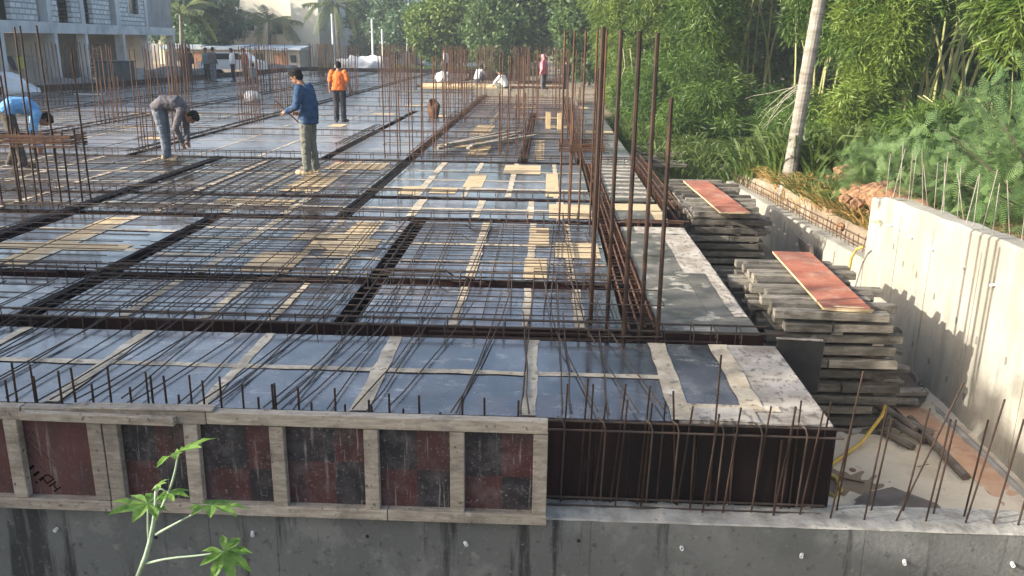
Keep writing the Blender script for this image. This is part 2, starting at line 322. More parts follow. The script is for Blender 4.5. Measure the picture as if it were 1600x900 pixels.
def arr_mesh(name, V, k, m, mats=None):
    """V: (N,k,3) polygons of k corners"""
    N = V.shape[0]; me = bpy.data.meshes.new(name)
    me.vertices.add(N*k); me.vertices.foreach_set('co', V.reshape(-1).astype(np.float32))
    me.loops.add(N*k); me.loops.foreach_set('vertex_index', np.arange(N*k, dtype=np.int32))
    me.polygons.add(N); me.polygons.foreach_set('loop_start', np.arange(0, N*k, k, dtype=np.int32))
    try: me.polygons.foreach_set('loop_total', np.full(N, k, dtype=np.int32))
    except Exception: pass
    me.materials.append(m); me.update(calc_edges=True); me.validate(); return me
def unit(a): return a/np.maximum(np.linalg.norm(a, axis=-1, keepdims=True), 1e-9)
def leaf_quads(P, D, Ln, Wd, fold=.18, nrm=None):
    N = len(P); rn = RNG.normal(size=(N, 3)) if nrm is None else nrm + RNG.normal(size=(N, 3))*.35
    S = unit(np.cross(D, rn)); U = unit(np.cross(S, D))
    Ln = Ln[:, None]; Wd = Wd[:, None]
    mid = P + D*Ln*.42
    return np.stack([P, mid+S*Wd*.5+U*Wd*fold, P+D*Ln-U*Ln*.06, mid-S*Wd*.5+U*Wd*fold], axis=1)
def rand_unit(n): return unit(RNG.normal(size=(n, 3)))

# ------------------------------------------------------------------ ground
def sstep(a, b, x): t = np.clip((x-a)/(b-a), 0, 1); return t*t*(3-2*t)
def ground_z(x, y):
    x = np.asarray(x, float); y = np.asarray(y, float)
    pit = -1.1
    far = -.35
    bank = -.12 + .42*sstep(4.2, 9, x) + .10*np.sin(x*1.3+y*.7)*sstep(4.3, 5.5, x) - .45*sstep(14, 20, y)
    z = np.full(x.shape, pit)
    z = np.where(x > 4.02, pit+(bank-pit)*sstep(4.02, 4.12, x), z)
    near_right = (x <= 4.02) & (x > -3)
    z = np.where(near_right & (y > 17.5), pit+(-.45-pit)*sstep(17.5, 20, y), z)
    z = np.where((x <= 4.02) & (y > 34), z+(far-z)*sstep(34, 66, y)*(1-((x > -22) & (y < 64))), z)
    z = np.where((x < -22), z+(far-z)*sstep(22, 26, -x), z)
    z = np.where((x > 4.02) & (y > 30), z+(far-z)*sstep(30, 60, y), z)
    z = np.where(y < 4.55, -1.9, z)
    return z
def make_ground():
    xs = np.unique(np.concatenate([np.linspace(-600, -60, 20), np.linspace(-60, 0, 45), np.linspace(0, 14, 57), [4.02, 4.08, 4.14], np.linspace(14, 60, 30), np.linspace(60, 600, 18)]))
    ys = np.unique(np.concatenate([np.linspace(-300, -10, 10), np.linspace(-10, 4.5, 8), [4.53, 4.57], np.linspace(4.6, 24, 80), np.linspace(24, 90, 60), np.linspace(90, 900, 24)]))
    X, Y = np.meshgrid(xs, ys); Z = ground_z(X, Y)
    Z = Z + np.where((X > 1.7) & (Y > 4.7), RNG.normal(size=Z.shape)*.012, 0) + np.where(X > 4.2, RNG.normal(size=Z.shape)*.05, 0)
    ny, nx = X.shape
    V = np.stack([X, Y, Z], -1).reshape(-1, 3)
    fs = [(j*nx+i, j*nx+i+1, (j+1)*nx+i+1, (j+1)*nx+i) for j in range(ny-1) for i in range(nx-1)]
    me = bpy.data.meshes.new('ground'); me.from_pydata(V.tolist(), [], fs); me.materials.append(M_SAND)
    me.polygons.foreach_set('use_smooth', [True]*len(fs)); me.update()
    tag(link('ground', me), kind='structure', label='sandy building site ground with soil and scattered grass')
make_ground()
def pit_sheet():
    xs = np.linspace(1.6, 3.80, 34); ys = np.linspace(4.84, 9.0, 60); X, Y = np.meshgrid(xs, ys); Z = -1.088+RNG.normal(size=X.shape)*.006+.02*np.sin(X*4+Y*2.3)+.05*np.clip((X-3.3)/.5, 0, 1)
    nx = len(xs); me = bpy.data.meshes.new('pit_floor'); me.from_pydata(np.stack([X, Y, Z], -1).reshape(-1, 3).tolist(), [], [(j*nx+i, j*nx+i+1, (j+1)*nx+i+1, (j+1)*nx+i) for j in range(len(ys)-1) for i in range(nx-1)])
    me.materials.append(M_PIT); me.polygons.foreach_set('use_smooth', [True]*len(me.polygons)); tag(link('pit_floor', me), 'pale sand floor of the pit beside the deck', kind='structure')
pit_sheet()
def gzs(x, y): return float(ground_z(np.array([x]), np.array([y]))[0])

# ------------------------------------------------------------------ shuttering deck
DECK = empty('shuttering_deck', (0, 6, 0), 'wide deck of dark film faced plywood sheets with tan joint tape and beam troughs', 'formwork deck')
SHEETS = []     # (x0,x1,y0,y1,mat)
TAPES = []      # (x0,x1,y0,y1,mat)
def lay(x0, x1, y0, y1, xj, yj, m=None, tape=.085, tm=None, notape=False, keep=1.):
    xe = [x0]+[x for x in xj if x0+.15 < x < x1-.15]+[x1]; ye = [y0]+[y for y in yj if y0+.15 < y < y1-.15]+[y1]
    for i in range(len(xe)-1):
        for j in range(len(ye)-1):
            SHEETS.append((xe[i]+.002, xe[i+1]-.002, ye[j]+.002, ye[j+1]-.002, m or M_FILM))
    if notape: return
    for x in xe[1:-1]:
        if random.random() > keep: continue
        w = tape*random.uniform(.8, 1.25)/2; TAPES.append((x-w, x+w, y0+.01, y1-.01, tm or M_TAPE, 'y'))
    for y in ye[1:-1]:
        if random.random() > keep: continue
        w = tape*random.uniform(.8, 1.25)/2; TAPES.append((x0+.01, x1-.01, y-w, y+w, tm or M_TAPE, 'x'))
def patch(x0, x1, y0, y1, m=None): TAPES.append((x0, x1, y0, y1, m or M_BAREPLY, 'p'))
def steps(a, b, d, jit=.12):
    n = max(1, round((b-a)/d)); return [a+(b-a)*(i+random.uniform(-jit, jit)*0.5)/n for i in range(1, n)]

# row 1, the front strip
f1 = [-8.7, -7.75, -6.85, -5.9, -4.95, -4.02, -3.05, -2.1, -1.12, -.07, .84]
lay(-9.5, .84, 4.8, 6.195, f1, [5.50])
lay(.842, 1.30, 5.02, 6.195, [], [])
TAPES.append((.80, .93, 4.81, 6.19, M_TAPE, 'y'))
patch(.93, 1.33, 4.803, 5.0, M_CEMPLY); SHEETS.append((.846, 1.34, 4.802, 5.018, M_CEMPLY))
SHEETS.append((1.342, 1.765, 4.802, 6.195, M_CEMPLY))
TAPES.append((1.26, 1.40, 5.0, 6.19, M_TAPE, 'y')); TAPES.append((.93, 1.5, 4.97, 5.06, M_TAPE, 'x'))
# row 2
lay(-1.50, .65, 6.5, 7.62, [-.72, -.14, .30], [7.55], tape=.075)
lay(-4.10, -1.69, 6.5, 7.62, [-3.42, -2.75, -2.2], [7.53], tape=.075)
lay(-9.5, -4.33, 6.5, 7.62, steps(-9.5, -4.33, .9), [7.5], tape=.075)
# row 3
lay(-1.50, .65, 7.9, 10.55, [-.72, -.14, .27], [8.55, 9.35], tape=.08)
lay(-4.10, -1.69, 7.9, 10.55, [-3.35, -2.55, -2.05], [8.6, 9.4, 9.95], tape=.08)
lay(-6.0, -4.33, 7.9, 10.55, [-5.2], [8.75, 9.7], tape=.12)
lay(-12, -6.36, 7.9, 10.55, steps(-12, -6.36, .95), [8.8, 9.7])
patch(-.20, .03, 7.95, 8.75); patch(-.18, .05, 9.3, 10.3); patch(.12, .60, 8.8, 9.5)
patch(-2.62, -1.85, 8.95, 9.45); patch(-2.9, -2.2, 9.4, 9.75); patch(-2.35, -2.05, 8.7, 10.45); patch(-3.0, -2.5, 8.0, 8.8); patch(-5.95, -4.5, 8.68, 8.98); patch(-5.5, -5.2, 7.95, 10.4)
# row 4
lay(-2.51, .65, 10.83, 12.1, [-1.75, -.9, -.2, .2], [11.42], tape=.1)
lay(-6.12, -2.71, 10.83, 12.1, [-5.1, -4.2, -3.4], [11.4], tape=.1)
lay(-13, -6.33, 10.83, 12.1, steps(-13, -6.33, 1), [11.4])
patch(.05, .62, 10.9, 11.9); patch(-4.6, -3.5, 11.5, 11.9)
# row 5
lay(-2.51, .65, 12.36, 16, [-1.9, -1.2, -.55, .15], [13.1, 13.9, 14.9], tape=.09)
lay(-6.12, -2.71, 12.36, 16, [-5.2, -4.3, -3.5], [13.2, 14.3, 15.1], tape=.09)
lay(-13.5, -6.33, 12.36, 16, steps(-13.5, -6.33, 1.0), [13.2, 14.2, 15.1])
patch(-1.75, -1.35, 12.6, 13.15); patch(-1.3, -1.0, 13.2, 14.6); patch(-.75, -.1, 14.7, 15.8); patch(.0, .2, 12.5, 14.8); patch(-2.2, -1.9, 12.45, 13.2)
patch(-4.0, -3.4, 12.5, 14.2); patch(-3.9, -2.9, 14.9, 15.7)
# right hand strip
lay(.94, 1.40, 6.5, 10.5, [], [7.6, 9.0], M_GREYPLY, notape=True)
for a, b in ((6.5, 8.3), (8.302, 10.5)): SHEETS.append((1.402, 1.725, a, b, M_CEMPLY if a > 8 else M_GREYPLY))
patch(1.1, 1.69, 10.1, 10.48, M_CEMPLY); TAPES.append((1.60, 1.715, 6.9, 10.45, M_CEMPLY, 'y'))
lay(.94, 1.6, 10.83, 12.1, [], [], M_GREYPLY, notape=True); patch(.96, 1.58, 11.55, 12.05); patch(1.42, 1.58, 10.86, 11.5)
y = 12.36
while y < 16.6:       # slatted boards
    SHEETS.append((.94, 1.58, y, y+.24, M_GREYPLY)); SHEETS.append((.95, 1.57, y+.245, y+.40, M_CEMPLY)); y += .41
# far rows
FAR_Y = [16.25, 20.3, 24.2, 28, 32, 36, 40, 45, 50, 55.5, 61.5]
for k in range(len(FAR_Y)-1):
    y0, y1 = FAR_Y[k]+.10, FAR_Y[k+1]-.10
    xr = 1.7 if y0 < 31 else 1.1
    xl = {0: -16.5, 1: -19, 2: -20.3}.get(k, -20.8 if y0 < 35 else -19.2)
    if k >= 6: xr = -1.5
    if k >= 8: xr = -5
    cuts = [c for c in ((.65, -.45, -2.62, -4.25, -8.05, -11.6, -15, -18.4) if k < 3 else (.65, -2.62, -8.05, -11.6, -15, -18.4)) if xl+.5 < c < xr-.3]
    xs = [xr]
    for c in cuts: xs += [c+.10, c-.10]
    xs.append(xl)
    for i in range(0, len(xs), 2):
        b, a = xs[i], xs[i+1]
        m = M_FILMF
        if 3 <= k <= 5 and a > -3: m = M_CEMPLY if k == 4 else M_FILMF
        lay(a, b, y0, y1, steps(a, b, 1.3 if k < 4 else 1.9), steps(y0, y1, 1.3 if k < 3 else 2.3), m, tape=.055, keep=.5)
        if k < 4 and random.random() < .7:
            px = random.uniform(a, b-.5); py = random.uniform(y0, y1-.8); patch(max(px, a+.02), min(px+random.uniform(.3, .9), b-.02), py, py+random.uniform(.3, .9))
patch(-1.6, -1.2, 17, 19.6); patch(-2.4, -1.5, 18.3, 18.8); patch(-.25, -.05, 16.6, 20); patch(-1.9, -1.4, 21, 23.6)

SHEETS.sort(key=lambda s: (s[2]+s[3])/2)
far_mb = MB(); far_cem = MB()
for i, (x0, x1, y0, y1, m) in enumerate(SHEETS):
    dz = random.uniform(-.0015, .0015)
    if i < 295:
        boxobj('plywood_sheet', m, DECK, x0, x1, y0, y1, -.018+dz, dz, rot=(random.uniform(-1, 1)*.003, random.uniform(-1, 1)*.003, 0))
    else:
        (far_cem if m is M_CEMPLY else far_mb).box(x0, x1, y0, y1, -.018+dz, dz)
for mb_, m in ((far_mb, M_FILMF), (far_cem, M_CEMPLY)):
    if mb_.v: tag(mb_.build('plywood_sheet', m, DECK, -DECK.location), kind='stuff')
TAPES.sort(key=lambda s: (s[2]+s[3])/2)
far_t = MB(); far_p = MB(); layer = 0
for i, (x0, x1, y0, y1, m, d) in enumerate(TAPES):
    z = {'x': .0042, 'y': .0058, 'p': .0075}[d] + (i % 5)*.0003
    b = MB() if i < 290 else (far_p if d == 'p' else far_t)
    # strip with slightly ragged long edges
    n = max(2, int(max(x1-x0, y1-y0)/.16)); v = []
    for k in range(n+1):
        t = k/n; j0 = random.uniform(-.009, .009); j1 = random.uniform(-.009, .009)
        if d == 'y': v += [(x0+j0, y0+(y1-y0)*t, z), (x1+j1, y0+(y1-y0)*t, z)]
        else: v += [(x0+(x1-x0)*t, y1+j0, z), (x0+(x1-x0)*t, y0+j1, z)]
    b.add(v, [(2*k, 2*k+1, 2*k+3, 2*k+2) for k in range(n)])
    if i < 290: b.build('bare_ply_patch' if d == 'p' else 'joint_tape', m, DECK, -DECK.location)
for b, m, nm in ((far_t, M_TAPE, 'joint_tape'), (far_p, M_BAREPLY, 'bare_ply_patch')):
    if b.v: tag(b.build(nm, m, DECK, -DECK.location), kind='stuff')

# troughs: floor and two sides each, hanging below the deck
XB = [(6.2, 6.5, -9.5, 1.76), (7.62, 7.9, -12, .65), (10.55, 10.83, -13, 1.72), (12.1, 12.36, -13.5, .94), (16.02, 16.34, -16.5, 1.7)]
XB += [(yy-.10, yy+.10, -20.6, 1.7 if yy < 34 else (-1.4 if yy < 52 else -5)) for yy in FAR_Y[1:]]
YB = [(.65, .94, 6.5, 10.55), (.65, .94, 10.83, 16), (-1.69, -1.50, 6.5, 10.55), (-2.71, -2.51, 10.83, 16), (-4.33, -4.10, 6.5, 10.55), (-6.33, -6.12, 7.9, 16)]
for k in range(len(FAR_Y)-1):
    y0, y1 = FAR_Y[k]+.10, FAR_Y[k+1]-.10
    for c in ((.65, -.45, -2.62, -4.25, -8.05, -11.6, -15, -18.4) if k < 3 else (.65, -2.62, -8.05, -11.6, -15, -18.4)):
        if c > .5 and k > 5: continue
        if k >= 8 and c > -5: continue
        YB.append((c-.10, c+.10, y0, y1))
tr_far = MB()
for (y0, y1, x0, x1) in XB:
    for b in ((x0, x1, y0-.018, y0-.001, -.36, -.020), (x0, x1, y1+.001, y1+.018, -.36, -.020), (x0, x1, y0, y1, -.39, -.362)):
        if y0 < 13: boxobj('trough_board', M_TROUGH, DECK, *b)
        else: tr_far.box(*b)
for (x0, x1, y0, y1) in YB:
    for b in ((x0-.018, x0-.001, y0+.02, y1-.02, -.355, -.020), (x1+.001, x1+.018, y0+.02, y1-.02, -.355, -.020), (x0, x1, y0, y1, -.385, -.358)):
        if y0 < 13: boxobj('trough_board', M_TROUGH, DECK, *b)
        else: tr_far.box(*b)
tag(tr_far.build('trough_board', M_TROUGH, DECK, -DECK.location), kind='stuff')
# edge upstands at the far sides of the deck, light timber edges near the right
for (x0, y0, x1, y1) in ((-21.3, 33, -19.4, 37), (-19.4, 37, -18.9, 45), (-18.9, 45, -17.9, 60), (-17.9, 61.6, -5, 61.6), (-5, 55.6, -1.5, 55.6), (-1.5, 45.2, 1.0, 45.2)):
    b = MB(); d = Vector((x1-x0, y1-y0, 0)); L = d.length; b.box(0, L, -.03, .03, -.2, .26)
    o = b.build('edge_board', M_TROUGH, DECK); o.location = Vector((x0, y0, 0))-DECK.location; o.rotation_euler = (0, 0, math.atan2(d.y, d.x))
for i, xx in enumerate(np.arange(-3, 1.1, .5)):
    boxobj('edge_board', M_WOOD, DECK, xx, xx+.47, 35.9, 35.95, -.05, .32+.05*random.random())
# front edge shutter: dark plywood faces
xe = [-.1, .33, .55, .96, 1.17, 1.5, 1.765]
xe = [-9.5, -8.3, -7.1, -5.9, -4.7, -3.5, -2.3, -1.1]+xe
for a, b in zip(xe[:-1], xe[1:]):
    boxobj('edge_shutter_panel', M_DKPANEL, DECK, a+.003, b-.003, 4.778, 4.796, -.545, -.012+random.uniform(-.004, .004))
boxobj('edge_shutter_panel', M_DKPANEL, DECK, 1.768, 1.786, 4.79, 6.19, -.545, -.02)
boxobj('edge_shutter_panel', M_DKPANEL, DECK, 1.73, 1.748, 6.52, 16.4, -.5, -.02)
sb = boxobj('side_shutter_board', mat('dark_worn_board', (.009, .009, .010), (.026, .024, .023), 5, rough=.6), DECK, 1.772, 2.13, 6.19, 6.21, -.37, .055, bevel=.006); sb.rotation_euler = (0, R(1.5), 0)
boxobj('board_edge', M_CEMPLY, DECK, 1.772, 2.12, 6.186, 6.214, .058, .066, rot=(0, R(1.5), 0))
# props under the deck seen nowhere but carrying it
pr_ = MB()
for xx in np.arange(-9, 1.6, 1.5):
    for yy in (6.9, 9, 11.5, 14, 18): pr_.tube([(xx, yy, -1.1), (xx, yy, -.4)], .035, 6)
tag(pr_.build('steel_prop', M_RUST, DECK, -DECK.location), kind='stuff')

# ------------------------------------------------------------------ front wall with starter bars
FW = empty('front_wall', (0, 4.7, -.55), 'long grey concrete wall across the foreground with steel starter bars along its top', 'concrete wall')
joints = [-9.6, -7.5, -5.6, -4.0, -2.02, -1.6, .32, 1.95, 4.1]
fm = MB()
for a, b in zip(joints[:-1], joints[1:]):
    fm.box(a+.0015, b-.0015, 4.57, 4.83, -2.6, -.56)
fm.box(-9.6, 4.05, 4.576, 4.825, -2.6, -.57)
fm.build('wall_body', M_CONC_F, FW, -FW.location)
# rough ledge on top
xs = np.arange(-9.6, 4.06, .07); v = []; n = len(xs)
for i, x in enumerate(xs):
    h = -.55+random.uniform(-.004, .006)
    v += [(x, 4.566+random.uniform(-.004, .003), -.562), (x, 4.572, h-.004), (x, 4.66, h+random.uniform(0, .01)), (x, 4.77, h+random.uniform(0, .012)), (x, 4.84+random.uniform(-.01, .012), h-.004), (x, 4.84, -.62)]
lm = MB(); lm.add(v, [(6*i+k, 6*i+6+k, 6*i+7+k, 6*i+1+k) for i in range(n-1) for k in range(5)]); lm.build('wall_ledge', M_LEDGE, FW, -FW.location)
for (x, z) in ((-1.75, -.72), (-.44, -.74), (.87, -.72), (1.59, -.74), (2.2, -.76), (2.83, -.75), (-2.98, -.74)):
    b = MB(); b.tube([(0, .03, 0), (0, -.028, -.002)], .0115, 12, cap=False); b.tube([(0, -.028, -.002), (0, .03, 0)], .0075, 12, cap=False)
    ring = []
    for k in range(12):
        a = 2*math.pi*k/12; ring += [(math.cos(a)*.0115, -.028, math.sin(a)*.0115-.002), (math.cos(a)*.0075, -.028, math.sin(a)*.0075-.002)]
    b.add(ring, [(2*k, 2*k+1, (2*k+3) % 24, (2*k+2) % 24) for k in range(12)])
    b.tube([(0, .0, -.001), (0, .02, -.001)], .0073, 10, mi=1)
    o = b.build('pipe_end', [M_PVC, M_HOLE], FW, Vector((x, 4.57, z))-FW.location); o.rotation_euler = (R(random.uniform(-14, 14)), 0, R(random.uniform(-25, 25)))
for (x, z) in ((-1.04, -.72), (.25, -.70), (-2.36, -.78)):
    b = MB(); b.tube([(0, -.003, 0), (0, .004, 0)], .012, 10); b.build('tie_hole', M_HOLE, FW, Vector((x, 4.57, z))-FW.location)
# starter bars, left run behind the timber shutter (photo px -> metres along the wall)
left = [(3, 600), (18, 566), (47, 568), (50, 590), (91, 577), (112, 570), (142, 598), (171, 563), (203, 600), (231, 570), (238, 576), (259, 575), (280, 609), (300, 571), (320, 580), (348, 570), (383, 581), (407, 605), (430, 579), (434, 577), (471, 581), (491, 609), (529, 580), (544, 609), (582, 598), (586, 609), (614, 584), (636, 611), (661, 584), (694, 614), (729, 580), (753, 616), (763, 582), (803, 616), (816, 583), (821, 622)]
for px, py in left:
    x = -3.27+px*.003845; top = .30-(py-566)*.00345-.00012*px
    barobj('starter_bar', M_THICK, FW, (x+random.uniform(-.012, .012), 4.71, -.55), (x, 4.715, top), .0068)
for i in range(46):
    x = -9.4+i*.13+random.uniform(-.02, .02)
    if x < -3.3: barobj('starter_bar', M_THICK, FW, (x, 4.71, -.55), (x, 4.715, random.choice((.29, .28, .17))), .0068)
# right run: (base px, top px in the photograph) solved to metres
def ray(u, v): return (rt2*((u-800)/F_PX) - up2*((v-450)/F_PX) + fw)
def on_z(u, v, z): d = ray(u, v); t = (z-CAM_H)/d.z; return Vector((0, 0, CAM_H))+d*t
def on_y(u, v, yy): d = ray(u, v); t = yy/d.y; return Vector((0, 0, CAM_H))+d*t
right = [((876, 768), (887, 600)), ((903, 768), (919, 591)), ((916, 784), (927, 600)), ((927, 771), (947, 628)), ((954, 770), (978, 600)), ((961, 793), (981, 625)), ((996, 776), (1016, 603)), ((1001, 793), (1019, 630)), ((1026, 777), (1040, 627)), ((1056, 785), (1052, 611)), ((1057, 791), (1083, 634)), ((1078, 797), (1086, 676)), ((1108, 770), (1127, 555)), ((1097, 802), (1124, 647)), ((1129, 802), (1158, 637)), ((1140, 785), (1149, 676)), ((1173, 802), (1205, 635)), ((1208, 806), (1222, 687)), ((1220, 795), (1243, 635)), ((1209, 803), (1244, 636)), ((1233, 790), (1252, 626)), ((1249, 806), (1287, 642)), ((1268, 790), (1299, 626)), ((1297, 811), (1349, 580)), ((1307, 798), (1335, 640)), ((1350, 813), (1387, 636)), ((1362, 790), (1394, 653)), ((1410, 801), (1453, 638)), ((1399, 815), (1506, 597)), ((1446, 816), (1486, 655)), ((1458, 804), (1494, 656)), ((1506, 807), (1544, 656)), ((1508, 818), (1570, 624)), ((1551, 821), (1600, 655)), ((1590, 822), (1625, 700))]
for b_, t_ in right:
    p = on_z(*b_, -.55); p.y = min(max(p.y, 4.62), 4.765); q = on_y(*t_, p.y+.01); p2 = on_y(*b_, p.y); p.x = p2.x; p.z = -.56
    barobj('starter_bar', M_THICK, FW, p, q, .0062)
for (z, yy, x0, x1) in ((.012, 4.735, .02, 1.82), (-.03, 4.70, .02, 1.80), (-.50, 4.735, .02, 1.75), (-.535, 4.70, .02, 1.72), (.02, 4.73, -9.4, .0), (-.02, 4.685, -9.4, .0)):
    barobj('rail_bar', M_REBAR, FW, (x0, yy, z), (x1, yy+.006, z-.008), .007)
for i in range(7):   # hooked links over the rail bars
    x = .12+i*.245+random.uniform(-.05, .05); b = MB()
    b.tube([(x-.03, 4.75, .03), (x, 4.70, .022), (x+.012, 4.69, -.02), (x, 4.70, -.5)], .0055, 6)
    b.build('hooked_link', M_REBAR, FW, -FW.location)

# ------------------------------------------------------------------ timber shutter frame at the front left
SH = empty('timber_shutter', (-2, 4.55, -.55), 'timber framed shutter with maroon and black plywood panels above the front wall', 'shutter frame')
def frame_bar(x0, x1, z0, z1, y0=4.50, y1=4.565, tilt=0):
    o = boxobj('frame_timber', M_WOOD, SH, x0, x1, y0, y1, z0, z1, bevel=.004); o.rotation_euler = (random.uniform(-.01, .01), tilt, random.uniform(-.003, .003)); return o
frame_bar(-9.5, -6.31, .025, .105, tilt=.002); frame_bar(-6.3, -3.05, .022, .105); frame_bar(-3.045, -1.95, .027, .105); frame_bar(-1.945, .045, .03, .107, tilt=-.001)
frame_bar(-3.03, -2.12, .035, .088, 4.455, 4.497, tilt=.012)      # the loose batten nailed over the top rail
frame_bar(-2.75, -1.9, .108, .122, 4.49, 4.57, tilt=-.012)
frame_bar(-9.5, -5.2, -.565, -.50); frame_bar(-5.19, -2.58, -.568, -.498); frame_bar(-2.575, -.9, -.565, -.497); frame_bar(-.895, .05, -.565, -.497)
ups = [-3.13, -2.625, -2.53, -2.05, -1.54, -.985, -.48, .005]
for i, x in enumerate(ups):
    w = .042 if i not in (1, 2) else .044
    frame_bar(x-w, x+w, -.496, .024-.001*(i % 3), 4.505, 4.56, tilt=random.uniform(-.004, .004))
x = -3.6
while x > -9.4: frame_bar(x-.042, x+.042, -.496, .022, 4.505, 4.56); x -= .5
edges = [-9.5, -8.6, -7.6, -6.6, -5.6, -4.6, -3.6, -3.13, -2.58, -2.05, -1.54, -.985, -.48, .02]
for i, (a, b) in enumerate(zip(edges[:-1], edges[1:])):
    plain = b < -2.5
    boxobj('shutter_panel', quad_panel_mat('shutter_panel_face', i*1.7, plain), SH, a+.002, b-.002, 4.5605, 4.572, -.50, .03)
# stencilled print on the second maroon panel
def text(s, size, x, z, rot, parent):
    c = bpy.data.curves.new('lettering', 'FONT'); c.body = s; c.size = size; c.extrude = .0004; c.align_x = 'LEFT'; c.materials.append(M_PRINT)
    fo = bpy.data.objects.new('font_source', c); COL.objects.link(fo); dg = bpy.context.evaluated_depsgraph_get(); me = bpy.data.meshes.new_from_object(fo.evaluated_get(dg)); me.name = 'lettering'; bpy.data.objects.remove(fo)
    o = link('lettering', me, parent, Vector((x, 4.5595, z))-parent.location)
    o.rotation_mode = 'QUATERNION'; o.rotation_quaternion = Quaternion((0, 1, 0), -R(rot)) @ Quaternion((1, 0, 0), R(90)); return o
text('HD', .088, -2.905, -.455, 124, SH)
pm = MB()
def dash(cx, cz, a, l, w):
    d = Vector((math.cos(R(a)), 0, math.sin(R(a)))); e = Vector((-d.z, 0, d.x)); c = Vector((cx, 4.5597, cz))
    pm.add([c-d*l-e*w, c+d*l-e*w, c+d*l+e*w, c-d*l+e*w], [(0, 1, 2, 3)])
for u_, v_, l_ in ((51, 728, .020), (57, 738, .024), (64, 746, .018), (55, 752, .006)): dash(-3.27+u_*.003845, .09-(v_-632)*.00425, 38, l_, .0085)
for (u0, v0, u1, v1, n_, l_) in ((50, 674, 89, 725, 20, .0052), (51, 688, 67, 708, 9, .0050), (45, 703, 72, 735, 15, .0032), (60, 672, 80, 698, 10, .0030)):
    for k in range(n_):
        t_ = (k+.5)/n_; cx_, cz_ = -3.27+(u0+(u1-u0)*t_)*.003845, .09-(v0+(v1-v0)*t_-632)*.00425
        if random.random() < .9:
            dash(cx_, cz_, 40+random.uniform(-12, 12), l_, .0013)
            if random.random() < .6: dash(cx_+.003, cz_-.003, 128, .0034, .0012)
pm.build('stencil_print', M_PRINT, SH, -SH.location)

# ------------------------------------------------------------------ right hand walls
TW = empty('tall_side_wall', (3.78, 8, -1.1), 'tall pale sunlit concrete side wall with thin bars rising from its top', 'concrete wall')
def tall_wall():
    ys = np.linspace(3.2, 9.98, 40); b = MB()
    v = []
    for i, yy in enumerate(ys):
        zt = .70-.032*(yy-6)+.006*math.sin(yy*9)
        if yy > 9.8: zt -= .06
        v += [(3.78, yy, -1.3), (3.78, yy, zt-.02), (3.80+random.uniform(-.004, .004), yy, zt), (3.99, yy, zt+random.uniform(-.008, .01)), (4.015, yy, zt-.02), (4.015, yy, -1.3)]
    b.add(v, [(6*i+k, 6*i+k+1, 6*i+7+k, 6*i+6+k) for i in range(len(ys)-1) for k in range(5)])
    b.add(v[:6], [(0, 1, 2, 3, 4, 5)]); b.add(v[-6:], [(5, 4, 3, 2, 1, 0)])
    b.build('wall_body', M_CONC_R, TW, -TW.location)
tall_wall()
for i in range(34):
    yy = 4.6+i*.158+random.uniform(-.04, .04); zt = .70-.032*(yy-6)
    barobj('starter_bar', M_PALEBAR, TW, (3.88+random.choice((0, .07)), yy, zt-.02), (3.90+random.uniform(-.05, .09), yy+random.uniform(-.03, .1), zt+random.uniform(.42, .62)), .0042)
for i, yy in enumerate((9.3, 8.75, 8.25, 7.6, 7.05, 6.5)):
    b = MB(); b.tube([(0, 0, 0), (-.03, 0, .004), (-.05, .01, -.006)], .011, 8); b.build('tie_stub', M_PVC, TW, Vector((3.785, yy, .33-.01*i))-TW.location)
for i, (yy, z) in enumerate(((9.2, .12), (8.9, .0), (8.55, -.02), (8.1, -.12), (7.6, -.2), (7.2, -.25), (6.7, -.25), (8.0, -.75), (7.6, -.78), (7.25, -.8), (8.4, -.72))):
    b = MB(); b.tube([(-.004, 0, 0), (.004, 0, 0)], .017, 10); o = b.build('tie_hole', mat('dark_wall_mark', (.14, .13, .11), (.2, .19, .16), 20, rough=.9), TW, Vector((3.78, yy, z))-TW.location); o.scale = (1, 1, 2.2)  # flat darker discs on the wall face at the tie holes
for yy in (6.4, 7.35, 8.3, 9.1):
    boxobj('form_joint', M_CONC_R, TW, 3.774, 3.779, yy, yy+.012, -1.05, .5)
LW = empty('low_side_wall', (3.78, 14, -1.1), 'low pale concrete wall behind the timber piles with rusty bars along its top', 'concrete wall')
v = []; ys = np.linspace(9.985, 18.2, 34); b = MB()
for yy in ys:
    zt = -.23-.042*(yy-10)
    v += [(3.775, yy, -1.3), (3.775, yy, zt-.015), (3.80, yy, zt+random.uniform(-.006, .006)), (4.0, yy, zt+random.uniform(-.008, .01)), (4.02, yy, zt-.02), (4.02, yy, -1.3)]
b.add(v, [(6*i+k, 6*i+k+1, 6*i+7+k, 6*i+6+k) for i in range(len(ys)-1) for k in range(5)])
b.add(v[:6], [(0, 1, 2, 3, 4, 5)]); b.add(v[-6:], [(5, 4, 3, 2, 1, 0)])
b.build('wall_body', M_CONC_R, LW, -LW.location)
for i in range(50):
    yy = 10.15+i*.16; zt = -.23-.042*(yy-10)
    barobj('starter_bar', M_RUST, LW, (3.93, yy, zt-.02), (3.93+random.uniform(-.03, .03), yy+random.uniform(-.02, .03), zt+random.uniform(.12, .24)), .005)
for dz in (.07, .16): barobj('rail_bar', M_RUST, LW, (3.94, 10.0, -.23+dz), (3.94, 18.1, -.57+dz), .006)
for yy in (11.0, 11.7, 12.5, 13.4, 14.3):
    b = MB(); b.box(-.004, .004, -.015, .015, -.09, .09); b.build('tie_hole', MATS['dark_wall_mark'], LW, Vector((3.775, yy, -.42-.04*(yy-10)))-LW.location)  # flat darker upright strips on the wall face

